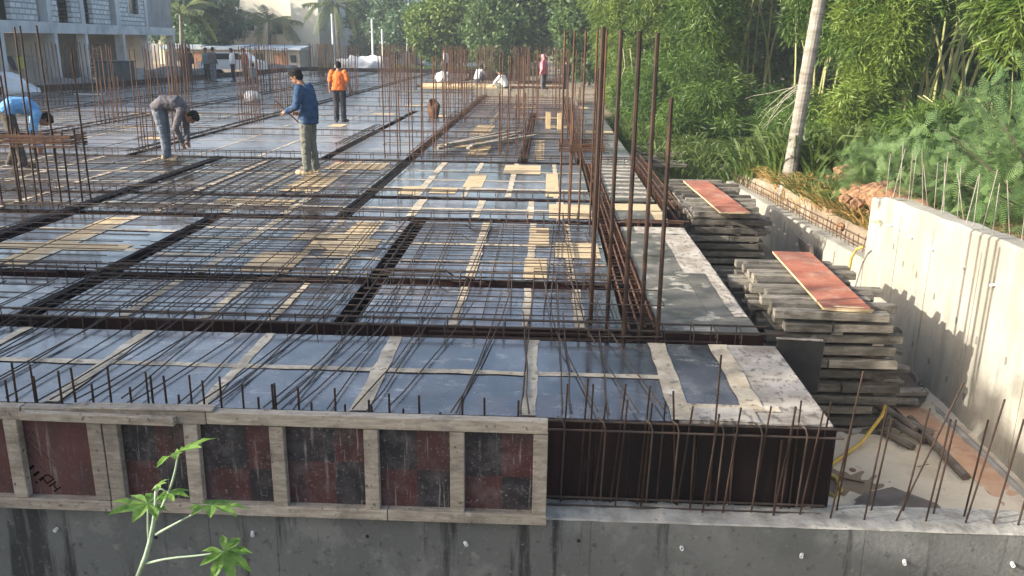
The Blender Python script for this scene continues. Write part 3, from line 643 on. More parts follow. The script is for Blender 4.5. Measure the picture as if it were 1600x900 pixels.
# ------------------------------------------------------------------ rebar: beam cages, mats, columns
def polybar(mb, pts, r, n=5): mb.tube(pts, r, n)
_ST = {}
def stirrup_mesh(w, z0, z1, r, m):
    k = (round(w, 2), round(z0, 2), round(z1, 2), r, m.name)
    if k not in _ST:
        b = MB(); h = w/2
        b.tube([(-h, 0, z0), (-h, 0, z1), (h, 0, z1), (h, 0, z0), (-h, 0, z0)], r, 5, cap=False)
        b.tube([(-h, 0, z1), (-h+.03, .01, z1-.05)], r, 5)
        _ST[k] = b.mesh('stirrup', m)
    return _ST[k]
def cage(label, axis, c, w, a, b, z0=-.30, z1=.05, sp=.2, m=None, lone=True, nb=(3, 3), rl=.008, rs=.005):
    m = m or M_REBAR
    loc = Vector((a, c, 0)) if axis == 'x' else Vector((c, a, 0))
    t = empty('beam_cage', loc, label, 'rebar cage', 'rebar cages lying in the beam troughs')
    L = b-a; sm = stirrup_mesh(w, z0, z1, rs, m); far = MB()
    def place(o): o.rotation_euler = (0, 0, R(90) if axis == 'x' else 0)
    # stirrup lies in its local xz plane; for an x beam it must be turned so that its width runs along y
    s = .08; i = 0
    while s < L-.02:
        if lone and i < 290:
            o = link('stirrup', sm, t); o.location = (s, 0, random.uniform(-.008, .01)) if axis == 'x' else (0, s, random.uniform(-.008, .01))
            o.rotation_euler = (random.uniform(-.06, .06), 0, (R(90) if axis == 'x' else 0)+random.uniform(-.08, .08))
        else:
            h = w/2
            q = [(-h, z0), (-h, z1), (h, z1), (h, z0), (-h, z0)]
            far.tube([((s, x, z) if axis == 'x' else (x, s, z)) for x, z in q], rs, 4, cap=False)
        s += sp*random.uniform(.8, 1.2); i += 1
    for k, (zz, n_) in enumerate(((z1-.012, nb[0]), (z0+.012, nb[1]))):
        for j in range(n_):
            u = -w/2+.012+(w-.024)*(j/(n_-1) if n_ > 1 else .5)+random.uniform(-.01, .01)
            e0, e1 = random.uniform(-.15, .05), L+random.uniform(-.05, .15); dz = random.uniform(-.012, .012)
            p0, p1 = ((e0, u, zz), (e1, u+random.uniform(-.012, .012), zz+dz)) if axis == 'x' else ((u, e0, zz), (u+random.uniform(-.012, .012), e1, zz+dz))
            if lone:
                o = barobj('long_bar', m, None, p0, p1, rl); o.parent = t
            else: far.tube([p0, p1], rl, 5)
    if far.v: tag(far.build('cage_bars', m, t), kind='stuff')
    return t
cage('dark cage in the front trough, just behind the front plywood strip', 'x', 6.35, .22, -9.4, 1.72, sp=.2, nb=(2, 3), z0=-.32, z1=.085, rl=.009)
cage('thin dark cage in the second trough back from the front wall', 'x', 7.76, .2, -9.4, .62, sp=.23, z1=.10, nb=(2, 2))
cage('dark cage in the third trough, under the second group of column bars', 'x', 10.69, .2, -9.6, .62, sp=.23, z1=.11, nb=(2, 3))
cage('short rusty cage at the right end of the third trough beside the deck edge', 'x', 10.69, .22, .95, 1.7, sp=.16, z1=.05, m=M_RUST)
cage('dark cage in the fourth trough, in front of the feet of the man in blue', 'x', 12.23, .2, -9.6, .9, sp=.25, z1=.12, nb=(2, 2))
cage('bright rusty cage running away beside the four thick column bars', 'y', .795, .22, 6.5, 16, sp=.13, m=M_RUST, nb=(4, 3), z1=.03, rl=.010)
cage('rusty cage in the short trough left of centre nearest the front', 'y', -1.595, .14, 6.4, 10.6, sp=.3, m=M_REBAR, z1=-.07, nb=(2, 2))
cage('dark cage running away to the right of the man in blue', 'y', -2.61, .16, 10.75, 16.1, sp=.24, z1=.0, nb=(3, 2))
cage('dark cage in the long trough at the near left of the deck', 'y', -4.215, .18, 6.4, 10.6, sp=.28, z1=-.05, nb=(2, 2))
cage('dark cage running back towards the man bent over in grey', 'y', -6.225, .17, 7.9, 16.1, sp=.18, z1=.04, nb=(5, 3))
cage('rusty ladder like cage along the right edge of the deck beside the red boards', 'y', 1.72, .2, 11.4, 17, sp=.16, m=M_RUST, z0=-.25, z1=.10)
cage('dark cage in the cross trough behind the man in blue', 'x', 16.2, .22, -16, 1.6, sp=.26, z1=.13, nb=(2, 3))
cage('loose dark cage lying on the deck right of the man in blue', 'y', -4.2, .2, 17.4, 21.6, z0=.02, z1=.17, sp=.17, nb=(3, 3))
for i, (yy, zz) in enumerate(((6.27, -.03), (6.30, -.075), (6.36, -.05), (6.42, -.03), (6.34, -.12))): barobj('trough_bar', M_THICK, DECK, (-1.2+.1*i, yy, zz), (.7+.35*(i % 3), yy+.02, zz), .016)
words = ['sixth', 'seventh', 'eighth', 'ninth', 'tenth', 'eleventh', 'twelfth', 'thirteenth', 'fourteenth', 'fifteenth']
for k, yy in enumerate(FAR_Y[1:]):
    xr = 1.6 if yy < 34 else (-1.4 if yy < 52 else -5)
    cage('rusty cage along the %s cross trough counted back from the front wall' % words[k], 'x', yy, .15, -19.5 if yy > 30 else -18, xr, sp=.24 if k < 3 else .4, lone=False, z1=.15, m=M_REBAR, nb=(2, 2))
lines = {.65: 'right hand', -.45: 'short centre', -2.62: 'long centre', -4.25: 'left centre', -8.05: 'left', -11.6: 'second left', -15: 'third left', -18.4: 'far left'}
for c, nm in lines.items():
    y1 = {.65: 40, -.45: 24, -4.25: 17.2, -2.62: 50}.get(c, 61)
    if c == -4.25: continue
    y0 = {-15: 20.5, -18.4: 24.4}.get(c, 16.4)
    cage('rusty cage along the %s trough in the back part of the deck' % nm, 'y', c, .15, y0, y1, sp=.26, lone=False, z1=.09, m=M_RUST if c > -3 else M_REBAR)

def cranked(mb, x0, x1, y, z, kx, up_):
    mb.tube([(x0, y, z), (kx-.09, y, z), (kx, y+.01, z+up_), (x1, y+.01, z+up_)], .0052, 5)
def bar_mat(label, x0, x1, y0, y1, sx, sy, skip=(), n_lone=280, m=None, pair=True, r=.0052, seed=1, xend=None):
    rs = random.Random(seed); m = m or M_REBAR
    t = empty('rebar_mat', ((x0+x1)/2, y0, .02), label, 'rebar mat', 'rebar mats tied over the deck'); far = MB(); n = 0
    def put(p0, p1, rr):
        nonlocal n
        if n < n_lone: barobj('mat_bar', m, t, p0, p1, rr); n += 1
        else: far.tube([Vector(p0)-t.location, Vector(p1)-t.location], rr, 4)
    y = y0+.05
    while y < y1:
        if not any(a < y < b for a, b in skip):
            e = rs.uniform(-.08, .1)
            put((x0+rs.uniform(0, .3), y, .028+rs.uniform(-.006, .012)), ((xend or x1)-rs.uniform(0, .25), y+e*.4, .030+rs.uniform(-.006, .014)), r)
        y += sy*rs.uniform(.75, 1.25)
    x = x0+.1
    while x < x1:
        k = rs.uniform(-.12, .12); a0, a1 = y0+rs.uniform(-.05, .15), y1-rs.uniform(-.05, .25)
        put((x, a0, .042), (x+k, a1, .044), r)
        if pair and rs.random() < .75: put((x+rs.uniform(.03, .06), a0, .043), (x+k+rs.uniform(.0, .05), a1, .045), r)
        x += sx*rs.uniform(.75, 1.3)
    if far.v: tag(far.build('mat_bars', m, t), kind='stuff')
    return t
t1 = bar_mat('near mat of thin dark bars right of the near centre trough', -1.9, .66, 6.55, 10.5, .27, .155, skip=((7.58, 7.66), (7.86, 7.95)), seed=3, xend=.62)
t2 = bar_mat('near mat of thin dark bars between the left trough and the near centre trough', -4.4, -1.7, 6.5, 10.5, .27, .15, seed=4)
bar_mat('thin dark bars over the plywood left of the near left trough', -9.4, -4.4, 6.5, 10.5, .9, .24, seed=5, pair=False)
bar_mat('dense mat of thin bars under the boots of the man in blue', -6.1, -2.55, 10.8, 16, .22, .17, seed=6)
bar_mat('dark mat of thin bars in front of the man bent over in grey', -12.5, -6.3, 10.85, 16, .6, .2, seed=7, pair=False)
bar_mat('thin bars over the plywood at the back right between the column bars', -2.6, 1.5, 16.3, 24, .4, .2, seed=8, pair=False, m=M_REBAR)
bar_mat('thin bars over the far right of the deck near the squatting workers', -3, 1.2, 24.3, 36, .45, .3, seed=9, pair=False, m=M_RUST, r=.006)
bar_mat('thin bars over the far left of the deck in front of the grey building', -20, -8.3, 28, 45, 1.4, .9, seed=10, pair=False, n_lone=0, r=.007)
bar_mat('thin dark bars over the left middle of the deck behind the bent workers', -16, -8.2, 16.5, 27.8, 1.7, .6, seed=14, pair=False, r=.006, n_lone=0)
# cranked top bars with a bent kink
km = MB()
for k in range(22):
    side = random.choice((0, 1, 2)); y = random.uniform(6.6, 10.4)
    if side == 0: cranked(km, .62, -.1, y, .10, .28, -.065)
    elif side == 1: cranked(km, -1.5, -.55, y, .10, -.85, -.065)
    else: cranked(km, -1.75, -2.7, y, .10, -2.3, -.065)
tag(km.build('cranked_bar', M_REBAR, t1, -t1.location), kind='stuff')
# long bars sloping from the near mat down over the front strip to the shutter
t3 = empty('rebar_mat', (-2, 5.5, .02), 'long dark bars lying across the front plywood strip towards the timber shutter', 'rebar mat', 'rebar mats tied over the deck')
x = -8.9
while x < .55:
    for j in range(random.choice((1, 2, 2, 3))):
        xx = x+j*random.uniform(.02, .06); b = MB(); k = random.uniform(-.06, .10) if xx > -.3 else random.uniform(-.30, -.02); r_ = .0055
        top = 7.1+random.uniform(-.4, .6)
        pts = [(xx+k, random.uniform(4.76, 4.84), .030), (xx+k*.8+random.uniform(-.01, .01), 5.1, .020), (xx+k*.5+random.uniform(-.015, .015), 5.6, .022), (xx+k*.2, 6.15, .030), (xx, 6.5, .055), (xx-k*.2, top, .058)]
        b.tube(pts, r_, 5); b.build('long_bar', M_REBAR, t3, -t3.location)
    x += random.uniform(.20, .34) if x > -1.6 else random.uniform(.26, .42)
for xx in (.10, .35, .52):
    b = MB(); b.tube([(xx+.25, 4.85, .03), (xx+.14, 5.5, .022), (xx, 6.3, .06), (xx-.15, 8.5, .06)], .0055, 5); b.build('long_bar', M_REBAR, t3, -t3.location)

def column(label, bars, r=.011, m=None, tops=2.3, ties=(), lean=.02, tie_m=None, rr=None):
    cx = sum(b[0] for b in bars)/len(bars); cy = sum(b[1] for b in bars)/len(bars)
    t = empty('column_bars', (cx, cy, 0), label, 'column rebar', 'bundles of upright column bars')
    for i, b in enumerate(bars):
        h = b[2] if len(b) > 2 else tops+random.uniform(-.06, .04)
        barobj('upright_bar', m or M_RUST, t, (b[0], b[1], -.33), (b[0]+random.uniform(-lean, lean), b[1]+random.uniform(-lean, lean), h), (b[3] if len(b) > 3 else r), 8)
    xs = [b[0] for b in bars]; ys = [b[1] for b in bars]
    for z in ties:
        b = MB(); e = .03; x0, x1, y0, y1 = min(xs)-e-cx, max(xs)+e-cx, min(ys)-e-cy, max(ys)+e-cy
        dz = [random.uniform(-.012, .012) for _ in range(4)]
        b.tube([(x0, y0, z+dz[0]), (x1, y0, z+dz[1]), (x1, y1, z+dz[2]), (x0, y1, z+dz[3]), (x0, y0, z+dz[0])], .006, 5)
        b.build('tie_ring', tie_m or M_RUST, t)
    return t
column('group of five thick dark bars nearest the camera at the right edge trough', [(.385, 6.61, 2.31, .0195), (.51, 6.47, 2.29, .0165), (.625, 6.24, 2.28, .0175), (.775, 6.40, 2.27, .0175), (.885, 6.25, 1.83, .0165), (.64, 6.47, .98, .016), (.79, 6.56, 1.0, .014)], m=M_THICK, ties=(.30, .04), lean=.012, tie_m=M_REBAR)
column('group of five slim brown bars behind the thick dark ones with a tie bundle', [(.18, 10.72, 2.34), (.30, 10.92, 2.34), (.43, 10.89, 2.34), (.57, 10.74, 2.36), (.67, 10.63, 2.34), (.30, 10.5, 1.4), (.62, 10.95, 1.9)], r=.0125, ties=(.92, .935, .95, .965, .98, .995, 1.01), lean=.015)
column('group of dark bars with a thick rusty tie bundle at the left edge', [(-7.25, 11.0, 2.3), (-7.0, 11.02, 2.23), (-6.93, 11.25, 2.3), (-6.85, 11.25, .98), (-6.73, 11.05, 2.31), (-6.62, 11.3, 1.0), (-6.48, 11.08, 2.32), (-6.38, 11.1, .98), (-6.29, 11.25, 1.0), (-6.19, 11.3, 2.0), (-6.97, 10.95, 1.7), (-6.55, 10.98, .96), (-7.1, 11.3, 1.0)], m=M_THICK, r=.0125, ties=tuple(.80+.013*i for i in range(13)), lean=.03, tie_m=M_RUST)
def block(cx, cy, nx, ny, w, d):
    out = []
    for i in range(nx):
        for j in range(ny):
            if 0 < i < nx-1 and 0 < j < ny-1: continue
            out.append((cx-w/2+w*i/max(1, nx-1)+random.uniform(-.02, .02), cy-d/2+d*j/max(1, ny-1)+random.uniform(-.02, .02), random.choice((2.0, 1.97, 1.93, 1.9, 1.2))))
    return out
cols = [(-6.4, 40, 5, 3, .7, .5, 'distant bars between the pale poles and the man in orange'), (-4.1, 38, 5, 3, .7, .5, 'distant bars at the left end of the long pale roll'), (-9.6, 52, 6, 3, .9, .5, 'far bars below the right end of the shed'), (-1.6, 50, 7, 3, 1.1, .5, 'far bars behind the squatting worker in white'), (-3.9, 54, 6, 3, 1.0, .5, 'far bars right of the standing man in white'), (-13.4, 29.5, 5, 3, .6, .5, 'bars standing between the dark box and the bent grey man'), (-18.2, 33.5, 5, 3, .7, .5, 'bars beside the white tarpaulin at the far left'), (-10.2, 41, 5, 3, .7, .5, 'far bars under the coconut palm, right of the shed door'), (.3, 46, 7, 3, 1.0, .5, 'far bars at the back right corner of the deck'), (-7.75, 17.0, 5, 3, .75, .35, 'dark column bars just behind the man bent over in grey'), (-2.55, 16.75, 6, 2, 1.15, .4, 'wide group of rusty bars at the centre behind the dark centre cage'),
        (-.70, 17.5, 4, 3, .5, .5, 'dense group of rusty bars in the middle right of the deck'), (-11.4, 22.3, 5, 3, .6, .5, 'tall rusty bars behind the man in the sky blue shirt'),
        (-11.3, 26.6, 4, 3, .4, .5, 'rusty bars behind and left of the bent grey man, near the dark box'), (-7.9, 22.9, 5, 3, .5, .4, 'rusty bars just left of the head of the man in blue'),
        (-8.0, 26.1, 4, 3, .35, .5, 'slim dense group of bars above the head of the man in blue'), (-5.2, 29.5, 5, 2, .9, .5, 'slender bars standing just past the man in orange'),
        (-2.6, 24.3, 4, 2, .6, .4, 'rusty bars left of the squatting white shirted worker'), (-.55, 24.3, 4, 3, .5, .5, 'second dense rusty group behind the middle right one'),
        (.55, 20.5, 3, 2, .35, .3, 'thin rusty bars behind the slim brown group on the right'), (-2.7, 32, 5, 2, .8, .4, 'fine bars in front of the standing man in white'), (.4, 30, 4, 2, .5, .4, 'fine bars beside the worker in pink'),
        (-16.2, 28, 5, 3, .7, .5, 'fine bars in front of the left part of the grey building'), (-15.2, 36, 5, 3, .6, .5, 'fine bars in front of the huddle of workers'), (-11.8, 36, 5, 3, .6, .5, 'fine bars in front of the blue roofed shed, left'),
        (-8.2, 36, 5, 3, .6, .5, 'fine bars in front of the blue roofed shed, right'), (-11.7, 46, 5, 3, .7, .5, 'distant bars below the coconut palm'), (-8.3, 46, 6, 3, .8, .5, 'distant bars in front of the white tarpaulin heap'),
        (-5.0, 46, 5, 3, .8, .5, 'distant bars right of the pale poles'), (-2.9, 45, 6, 3, .9, .5, 'distant bars against the dark trees left of the squatting worker'), (-1.0, 42, 7, 3, 1.2, .6, 'distant wide group of bars against the dark trees at the back'),
        (.6, 40, 4, 2, .6, .4, 'distant bars behind the worker in pink'), (-6.2, 52, 6, 2, 1.2, .6, 'farthest bars in front of the grass strip'), (-17.9, 43, 6, 3, .8, .5, 'distant bars left of the huddle of workers'), (-13.8, 52, 5, 3, .8, .5, 'distant bars in front of the shed doors')]
for (cx, cy, nx, ny, w, d, lab) in cols:
    column(lab, block(cx, cy, nx+(1 if cy > 20 else 0), ny, w, d), r=.011 if cy < 30 else .014, ties=(.25, .5) if cy < 28 else (), lean=.04)

# ------------------------------------------------------------------ timber piles and red boards beside the deck
ORD = ['top', 'second', 'third', 'fourth', 'fifth', 'sixth', 'seventh', 'eighth', 'ninth', 'tenth', 'eleventh', 'twelfth', 'thirteenth', 'fourteenth', 'fifteenth', 'sixteenth', 'seventeenth', 'eighteenth', 'nineteenth', 'twentieth', 'twenty-first', 'twenty-second', 'twenty-third']
NTH = ['nearest']+ORD[1:]
def plank(label, group, x0, x1, y0, y1, z0, z1, rz=0):
    o = boxobj('timber_plank', M_PLANK, None, x0, x1, y0, y1, z0, z1, bevel=.004)
    o.rotation_euler = (random.uniform(-.008, .008), random.uniform(-.012, .012), rz)
    tag(o, label, 'timber plank', group); return o
def pile(xl, xr, y0, y1, ztop, nl, label, group, ny, step=.0, h=.068):
    rs = random.Random(int(y0*10)); top = []
    z = ztop; hc = h
    for k in range(nl):
        h = hc if k % 2 == 0 else hc*.42
        z -= h
        if k % 2 == 0:      # planks across, seen from the end on the left and lengthwise in front
            n_ = ny if k < 5 else 3
            span = (y1-y0) if k < 5 else (y1-y0)*.5
            yy = y0 if k else y0+.02
            for i in range(n_):
                w = .10; y = yy+i*(span-w)/(n_-1)+rs.uniform(-.02, .02)
                if i == 0: y = y0+rs.uniform(-.05, .03)
                dx = step*i
                a, b_ = xl+rs.uniform(-.12, .10)-dx, xr+rs.uniform(-.14, .12)-dx
                if i == 0 and rs.random() < .22:
                    c = a+(b_-a)*rs.uniform(.4, .62); plank('left half of the split nearest cross plank, %s layer of the %s' % (ORD[k], label), group, a, c-.006, y, y+w, z, z+h-.006, rs.uniform(-.02, .02)); plank('right half of the split nearest cross plank, %s layer of the %s' % (ORD[k], label), group, c+.006, b_, y+rs.uniform(-.03, .03), y+w, z, z+h-.008, rs.uniform(-.02, .02))
                else: plank('%s cross plank from the near end, %s layer of the %s' % (NTH[i], ORD[k], label), group, a, b_, y, y+w, z, z+h-.004, rs.uniform(-.03, .03))
        else:               # planks along the pile
            for i in range(3 if k < 4 else 2):
                x = xl+.05+i*(xr-xl-.2)/(2 if k < 4 else 1)+rs.uniform(-.03, .03)
                plank('%s lengthwise plank from the deck, %s layer of the %s' % (NTH[i], ORD[k], label), group, x, x+.10, y0+rs.uniform(-.02, .12), y1-rs.uniform(0, .25), z, z+h-.004, rs.uniform(-.015, .015))
pile(1.98, 3.02, 7.0, 8.75, .045, 21, 'near timber pile', 'planks of the nearer timber pile', 10, h=.076)
pile(2.0, 2.95, 9.55, 10.9, -.62, 7, 'low middle timber pile', 'planks of the middle timber pile', 6, h=.06)
pile(1.95, 3.0, 11.35, 14.2, .045, 21, 'far timber pile', 'planks of the farther timber pile', 9, h=.074)
def red_board(label, pts, z, seam):
    t = empty('red_board', (pts[0][0], pts[0][1], z), label, 'red board', 'red boards on the timber piles')
    (ax, ay), (bx, by) = pts; w = .40
    cuts = [0]+seam+[1]
    for a, b in zip(cuts[:-1], cuts[1:]):
        o = MB(); p = Vector((ax+(bx-ax)*a, ay+(by-ay)*a, 0)); q = Vector((ax+(bx-ax)*b, ay+(by-ay)*b, 0)); d = (q-p).normalized(); e = Vector((d.y, -d.x, 0))
        p += d*.004-Vector((ax, ay, 0)); q -= Vector((ax, ay, 0)); dz = random.uniform(0, .012)
        vs = [p, p+e*w, q+e*w, q]
        o.add([v+Vector((0, 0, dz)) for v in vs]+[v+Vector((0, 0, dz+.02)) for v in vs], [(0, 1, 5, 4), (1, 2, 6, 5), (2, 3, 7, 6), (3, 0, 4, 7), (3, 2, 1, 0)], 1)
        o.add([v+Vector((0, 0, dz+.0201)) for v in vs], [(0, 1, 2, 3)], 0)
        o.build('board_piece', [M_REDBOARD, M_BAREPLY], t)
red_board('nearer faded red board lying on the timber pile', [(2.36, 6.98), (2.44, 9.02)], .05, [.40])
red_board('farther faded red board lying on the timber pile', [(2.30, 11.2), (2.22, 13.9)], .05, [.62])
# dusty cap of broken mortar on the near end of the nearer pile

def lump(name, m, c, r, seed, label=None, cat=None, group=None, sub=2, rough=.25, kind=None, flat=None):
    bm = bmesh.new(); bmesh.ops.create_icosphere(bm, subdivisions=sub, radius=1); rs = random.Random(seed)
    ph = [Vector((rs.uniform(-9, 9), rs.uniform(-9, 9), rs.uniform(-9, 9))) for _ in range(2)]
    from mathutils import noise as N_
    for v in bm.verts:
        k = 1+rough*N_.noise(v.co*1.6+ph[0])+rough*.6*N_.noise(v.co*4+ph[1])
        v.co = Vector((v.co.x*r[0]*k, v.co.y*r[1]*k, v.co.z*r[2]*k))
        if flat is not None: v.co.z = max(v.co.z, flat)
    me = bpy.data.meshes.new(name); bm.to_mesh(me); bm.free(); me.materials.append(m)
    if sub > 2: me.polygons.foreach_set('use_smooth', [True]*len(me.polygons))
    o = link(name, me, None, Vector(c)); return tag(o, label, cat, group, kind)
lump('mortar_lump', M_BAREPLY, (2.58, 7.02, .055), (.22, .05, .03), 4, 'crusty pale mortar lump on the near end of the nearer red board', 'mortar lump')

# debris by the foot of the side wall
for i, (p, q, r_) in enumerate((((2.78, 7.35, -1.0), (3.16, 6.72, -1.06), .035), ((2.92, 7.45, -.97), (3.30, 6.85, -1.05), .033), ((3.02, 7.3, -.93), (3.42, 6.95, -1.03), .03), ((3.0, 7.55, -.90), (3.27, 6.95, -1.0), .028))):
    b = MB(); p = Vector(p); q = Vector(q); b.tube([p-p, q-p], r_, 8); o = b.build('steel_pipe', mat('old_brown_pipe', (.11, .085, .065), (.2, .165, .13), 6, rough=.6), None, p, smooth=False)
    tag(o, ('leftmost', 'second', 'third', 'rightmost')[i]+' brown scaffold pipe from the left in the loose heap beside the timber pile', 'pipe', 'loose scaffold pipes')
b = MB(); b.tube([(0, 0, 0), (.34, .16, .05)], .03, 8); tag(b.build('steel_pipe', M_PIPE, None, (2.72, 6.98, -1.06)), 'short pale pipe stub lying in front of the brown pipes', 'pipe')
for i, (x, y, z, L, rz) in enumerate(((3.28, 7.75, -.86, .34, .15), (3.42, 7.95, -.80, .30, -.3), (3.36, 8.15, -.76, .34, .5), (3.5, 8.3, -.74, .26, -.1), (3.2, 8.1, -.74, .3, .8), (3.46, 7.62, -.92, .32, .1), (3.3, 7.55, -.98, .42, -.25), (3.15, 7.85, -.82, .5, .4))):
    tag(boxobj('timber_offcut', M_WOOD, None, x-L/2, x+L/2, y-.05, y+.05, z-.02, z+.02, rot=(random.uniform(-.15, .15), random.uniform(-.2, .2), rz), bevel=.004), 'short timber offcut in the jumbled heap at the foot of the side wall', 'timber offcut', 'offcuts heaped by the side wall')
for k, (x, y, z, r_) in enumerate(((3.32, 7.85, -1.02, .30), (3.42, 8.05, -.98, .28))):
    b = MB()
    pts = [(math.cos(a)*r_*1.05, math.sin(a)*r_*.8, .03*math.sin(a*2)+.018*(j//14)) for j, a in enumerate(np.linspace(0, 2*math.pi*2.7, 40))]
    b.tube(pts, .022, 6); tag(b.build('coiled_pipe', mat('old_brown_pipe', ()), None, (x, y, z)), ('front', 'rear')[k]+' brown coil of flexible pipe in the heap by the side wall', 'coiled pipe')
lump('rubble_mound', M_DKBOARD, (3.3, 8.05, -1.2), (.5, .7, .33), 9, 'dark mound of dusty rubble under the offcuts at the foot of the side wall', 'rubble mound', sub=3, rough=.35)
b = MB(); b.tube([(3.15, 7.55, -.78), (3.13, 7.3, -.80), (2.98, 7.0, -.90), (2.72, 6.72, -1.03), (2.42, 6.45, -1.075), (2.22, 6.2, -1.08), (2.18, 6.02, -1.08), (2.24, 5.88, -1.08), (2.32, 5.98, -1.075), (2.34, 6.15, -1.07), (2.22, 6.4, -1.07), (2.0, 6.6, -1.07)], .016, 8)
tag(b.build('yellow_hose', M_HOSE, None, smooth=True), 'yellow plastic hose curling down beside the nearer timber pile', 'hose')
b = MB(); b.tube([(3.66, 9.75, -.02), (3.63, 9.85, -.07), (3.62, 9.95, -.2), (3.66, 10.1, -.55), (3.6, 10.2, -1.05)], .015, 8)
tag(b.build('yellow_hose', M_HOSE, None, smooth=True), 'yellow hose hanging at the corner where the tall and low side walls meet', 'hose')
o = boxobj('dusty_plank', M_OPLANK, None, -.14, .14, -1.3, 1.3, -.02, .02); o.location = (3.53, 6.55, -1.075); o.rotation_euler = (0, 0, R(4)); tag(o, 'wide orange dusty plank lying along the foot of the tall side wall', 'plank')
b = MB(); b.tube([(3.70, 7.65, -1.06), (3.69, 6.6, -1.06), (3.66, 5.3, -1.06)], .032, 8); tag(b.build('grey_pipe', M_PIPE, None), 'long grey pipe lying between the orange plank and the tall side wall', 'pipe')
b = MB(); b.tube([(3.36, 7.3, -1.05), (3.36, 6.2, -1.05)], .034, 8); tag(b.build('grey_pipe', mat('old_brown_pipe', ()), None), 'dark pipe lying along the inner edge of the orange plank', 'pipe')
b = MB(); b.add([(2.22, 5.62, -1.09), (3.02, 5.60, -1.09), (2.95, 5.78, -1.05), (2.72, 6.02, -1.055), (2.46, 5.9, -1.05), (2.6, 5.65, -1.01), (2.75, 5.8, -1.0)], [(0, 1, 5), (1, 6, 5), (1, 2, 6), (2, 3, 6), (3, 4, 6), (4, 5, 6), (4, 0, 5)])
tag(b.build('dark_sheet', M_DKBOARD, None), 'crumpled dark grey sheet lying on the sand behind the wall ledge', 'sheet')
for i in range(46):
    x, y = random.uniform(1.95, 3.5), random.uniform(5.0, 7.0); s = random.uniform(.008, .03)
    lump('pebble', M_DKBOARD if i % 3 else M_ORANGE, (x, y, -1.095), (s, s*1.3, s*.6), i, 'small dark crumb of rubble on the pale sand floor of the pit', 'rubble', 'crumbs of rubble on the sand', sub=1)
for i in range(9):
    x, y = random.uniform(2.1, 3.3), random.uniform(5.2, 6.6); a = random.uniform(0, 3); L = random.uniform(.12, .35)
    b = MB(); b.tube([(-L/2*math.cos(a), -L/2*math.sin(a), 0), (L/2*math.cos(a), L/2*math.sin(a), .008)], .006, 5); tag(b.build('scrap_bar', M_RUST, None, (x, y, -1.085)), 'short rusty scrap of bar lying on the pale sand floor', 'scrap bar', 'scrap bars on the sand')
o = boxobj('leaning_sheet', M_DKBOARD, None, -.02, .02, -.3, .3, -.36, .36, rot=(0, R(-14), 0)); o.location = (3.68, 11.7, -.75); tag(o, 'dark sheet leaning against the low side wall behind the middle planks', 'sheet')
# planks and odd timber beside the deck farther back
for i in range(9):
    tag(boxobj('timber_plank', M_PLANK, None, 2.1, 3.1, 19+i*.28, 19.12+i*.28, -.42+.05*(i % 4), -.36+.05*(i % 4), rot=(0, random.uniform(-.05, .05), random.uniform(-.3, .3))), NTH[i]+' grey plank in the small far heap at the right deck edge', 'timber plank', 'planks of the small far heap')
for i, (x, y, a, L) in enumerate(((-1.6, 19.2, 1.2, 3.4), (-1.35, 19.0, 1.1, 3.2), (-1.15, 18.7, 1.25, 2.8), (-.9, 18.6, 1.05, 2.6), (-1.75, 18.2, 1.15, 2.2))):
    tag(boxobj('timber_batten', M_WOOD, None, x-L/2, x+L/2, y-.04, y+.04, .09+.03*(i % 2), .14+.03*(i % 2), rot=(0, 0, a)), 'pale timber batten in the loose bundle lying on the back right of the deck', 'timber batten', 'battens lying on the deck')
for i, (x, y) in enumerate(((.02, 22.6), (.32, 22.4))):
    tag(boxobj('timber_batten', M_BAREPLY, None, x-.06, x+.06, y-.03, y+.03, .0, .45, rot=(R(-8), 0, R(6))), ('left', 'right')[i]+' short yellow timber post standing on the deck behind the slim brown bars', 'timber post')
b = MB(); b.tube([(-5.5, 38.5, .25), (-3, 38.2, .28), (-1.6, 38.0, .26)], .14, 8); tag(b.build('timber_log', M_BAREPLY, None), 'long pale roll lying across the back right of the deck', 'roll')
for i, (y, m) in enumerate(((42.5, M_RUST), (41, M_WOOD), (39.8, M_RUST))):
    b = MB(); b.tube([(-6, y, .2), (.9, y-.4, .24)], .07, 6); tag(b.build('beam_bundle', m, None), ('far rusty', 'middle pale', 'near rusty')[i]+' bundle of bars lying across the back of the deck near the squatting workers', 'bar bundle')

# ------------------------------------------------------------------ people
def voxel(mb, name, m, vox, parent, smooth=True):
    me = mb.mesh(name+'_raw', m); o = bpy.data.objects.new(name, me); COL.objects.link(o)
    mod = o.modifiers.new('r', 'REMESH'); mod.mode = 'VOXEL'; mod.voxel_size = vox; mod.use_smooth_shade = True
    sm = o.modifiers.new('s', 'SMOOTH'); sm.iterations = 3; sm.factor = .5
    dg = bpy.context.evaluated_depsgraph_get(); ev = o.evaluated_get(dg)
    me2 = bpy.data.meshes.new_from_object(ev, depsgraph=dg); me2.name = name
    me2.materials.clear(); me2.materials.append(m)
    bpy.data.objects.remove(o); bpy.data.meshes.remove(me)
    if name in ('shirt', 'trousers', 'hair') and vox < .02:
        from mathutils import noise as N_
        off = Vector((random.uniform(-9, 9), random.uniform(-9, 9), random.uniform(-9, 9))); amp = .0075 if name != 'hair' else .006
        mv = [(v.co.copy(), v.normal.copy()) for v in me2.vertices]
        for v, (c, nn) in zip(me2.vertices, mv):
            q = Vector((c.x*9, c.y*9, c.z*13))+off; w_ = N_.noise(q+Vector((N_.noise(q*.7), N_.noise(q*.6), 0))*1.5)
            v.co = c+nn*amp*(1-2.4*abs(w_))
    me2.polygons.foreach_set('use_smooth', [True]*len(me2.polygons))
    return link(name, me2, parent)
def seg(mb, pts, rad, n=10):
    mb.tube(pts, rad, n)
    for p, r_ in zip(pts, rad): mb.ball(p, r_*.995, 10, 8)
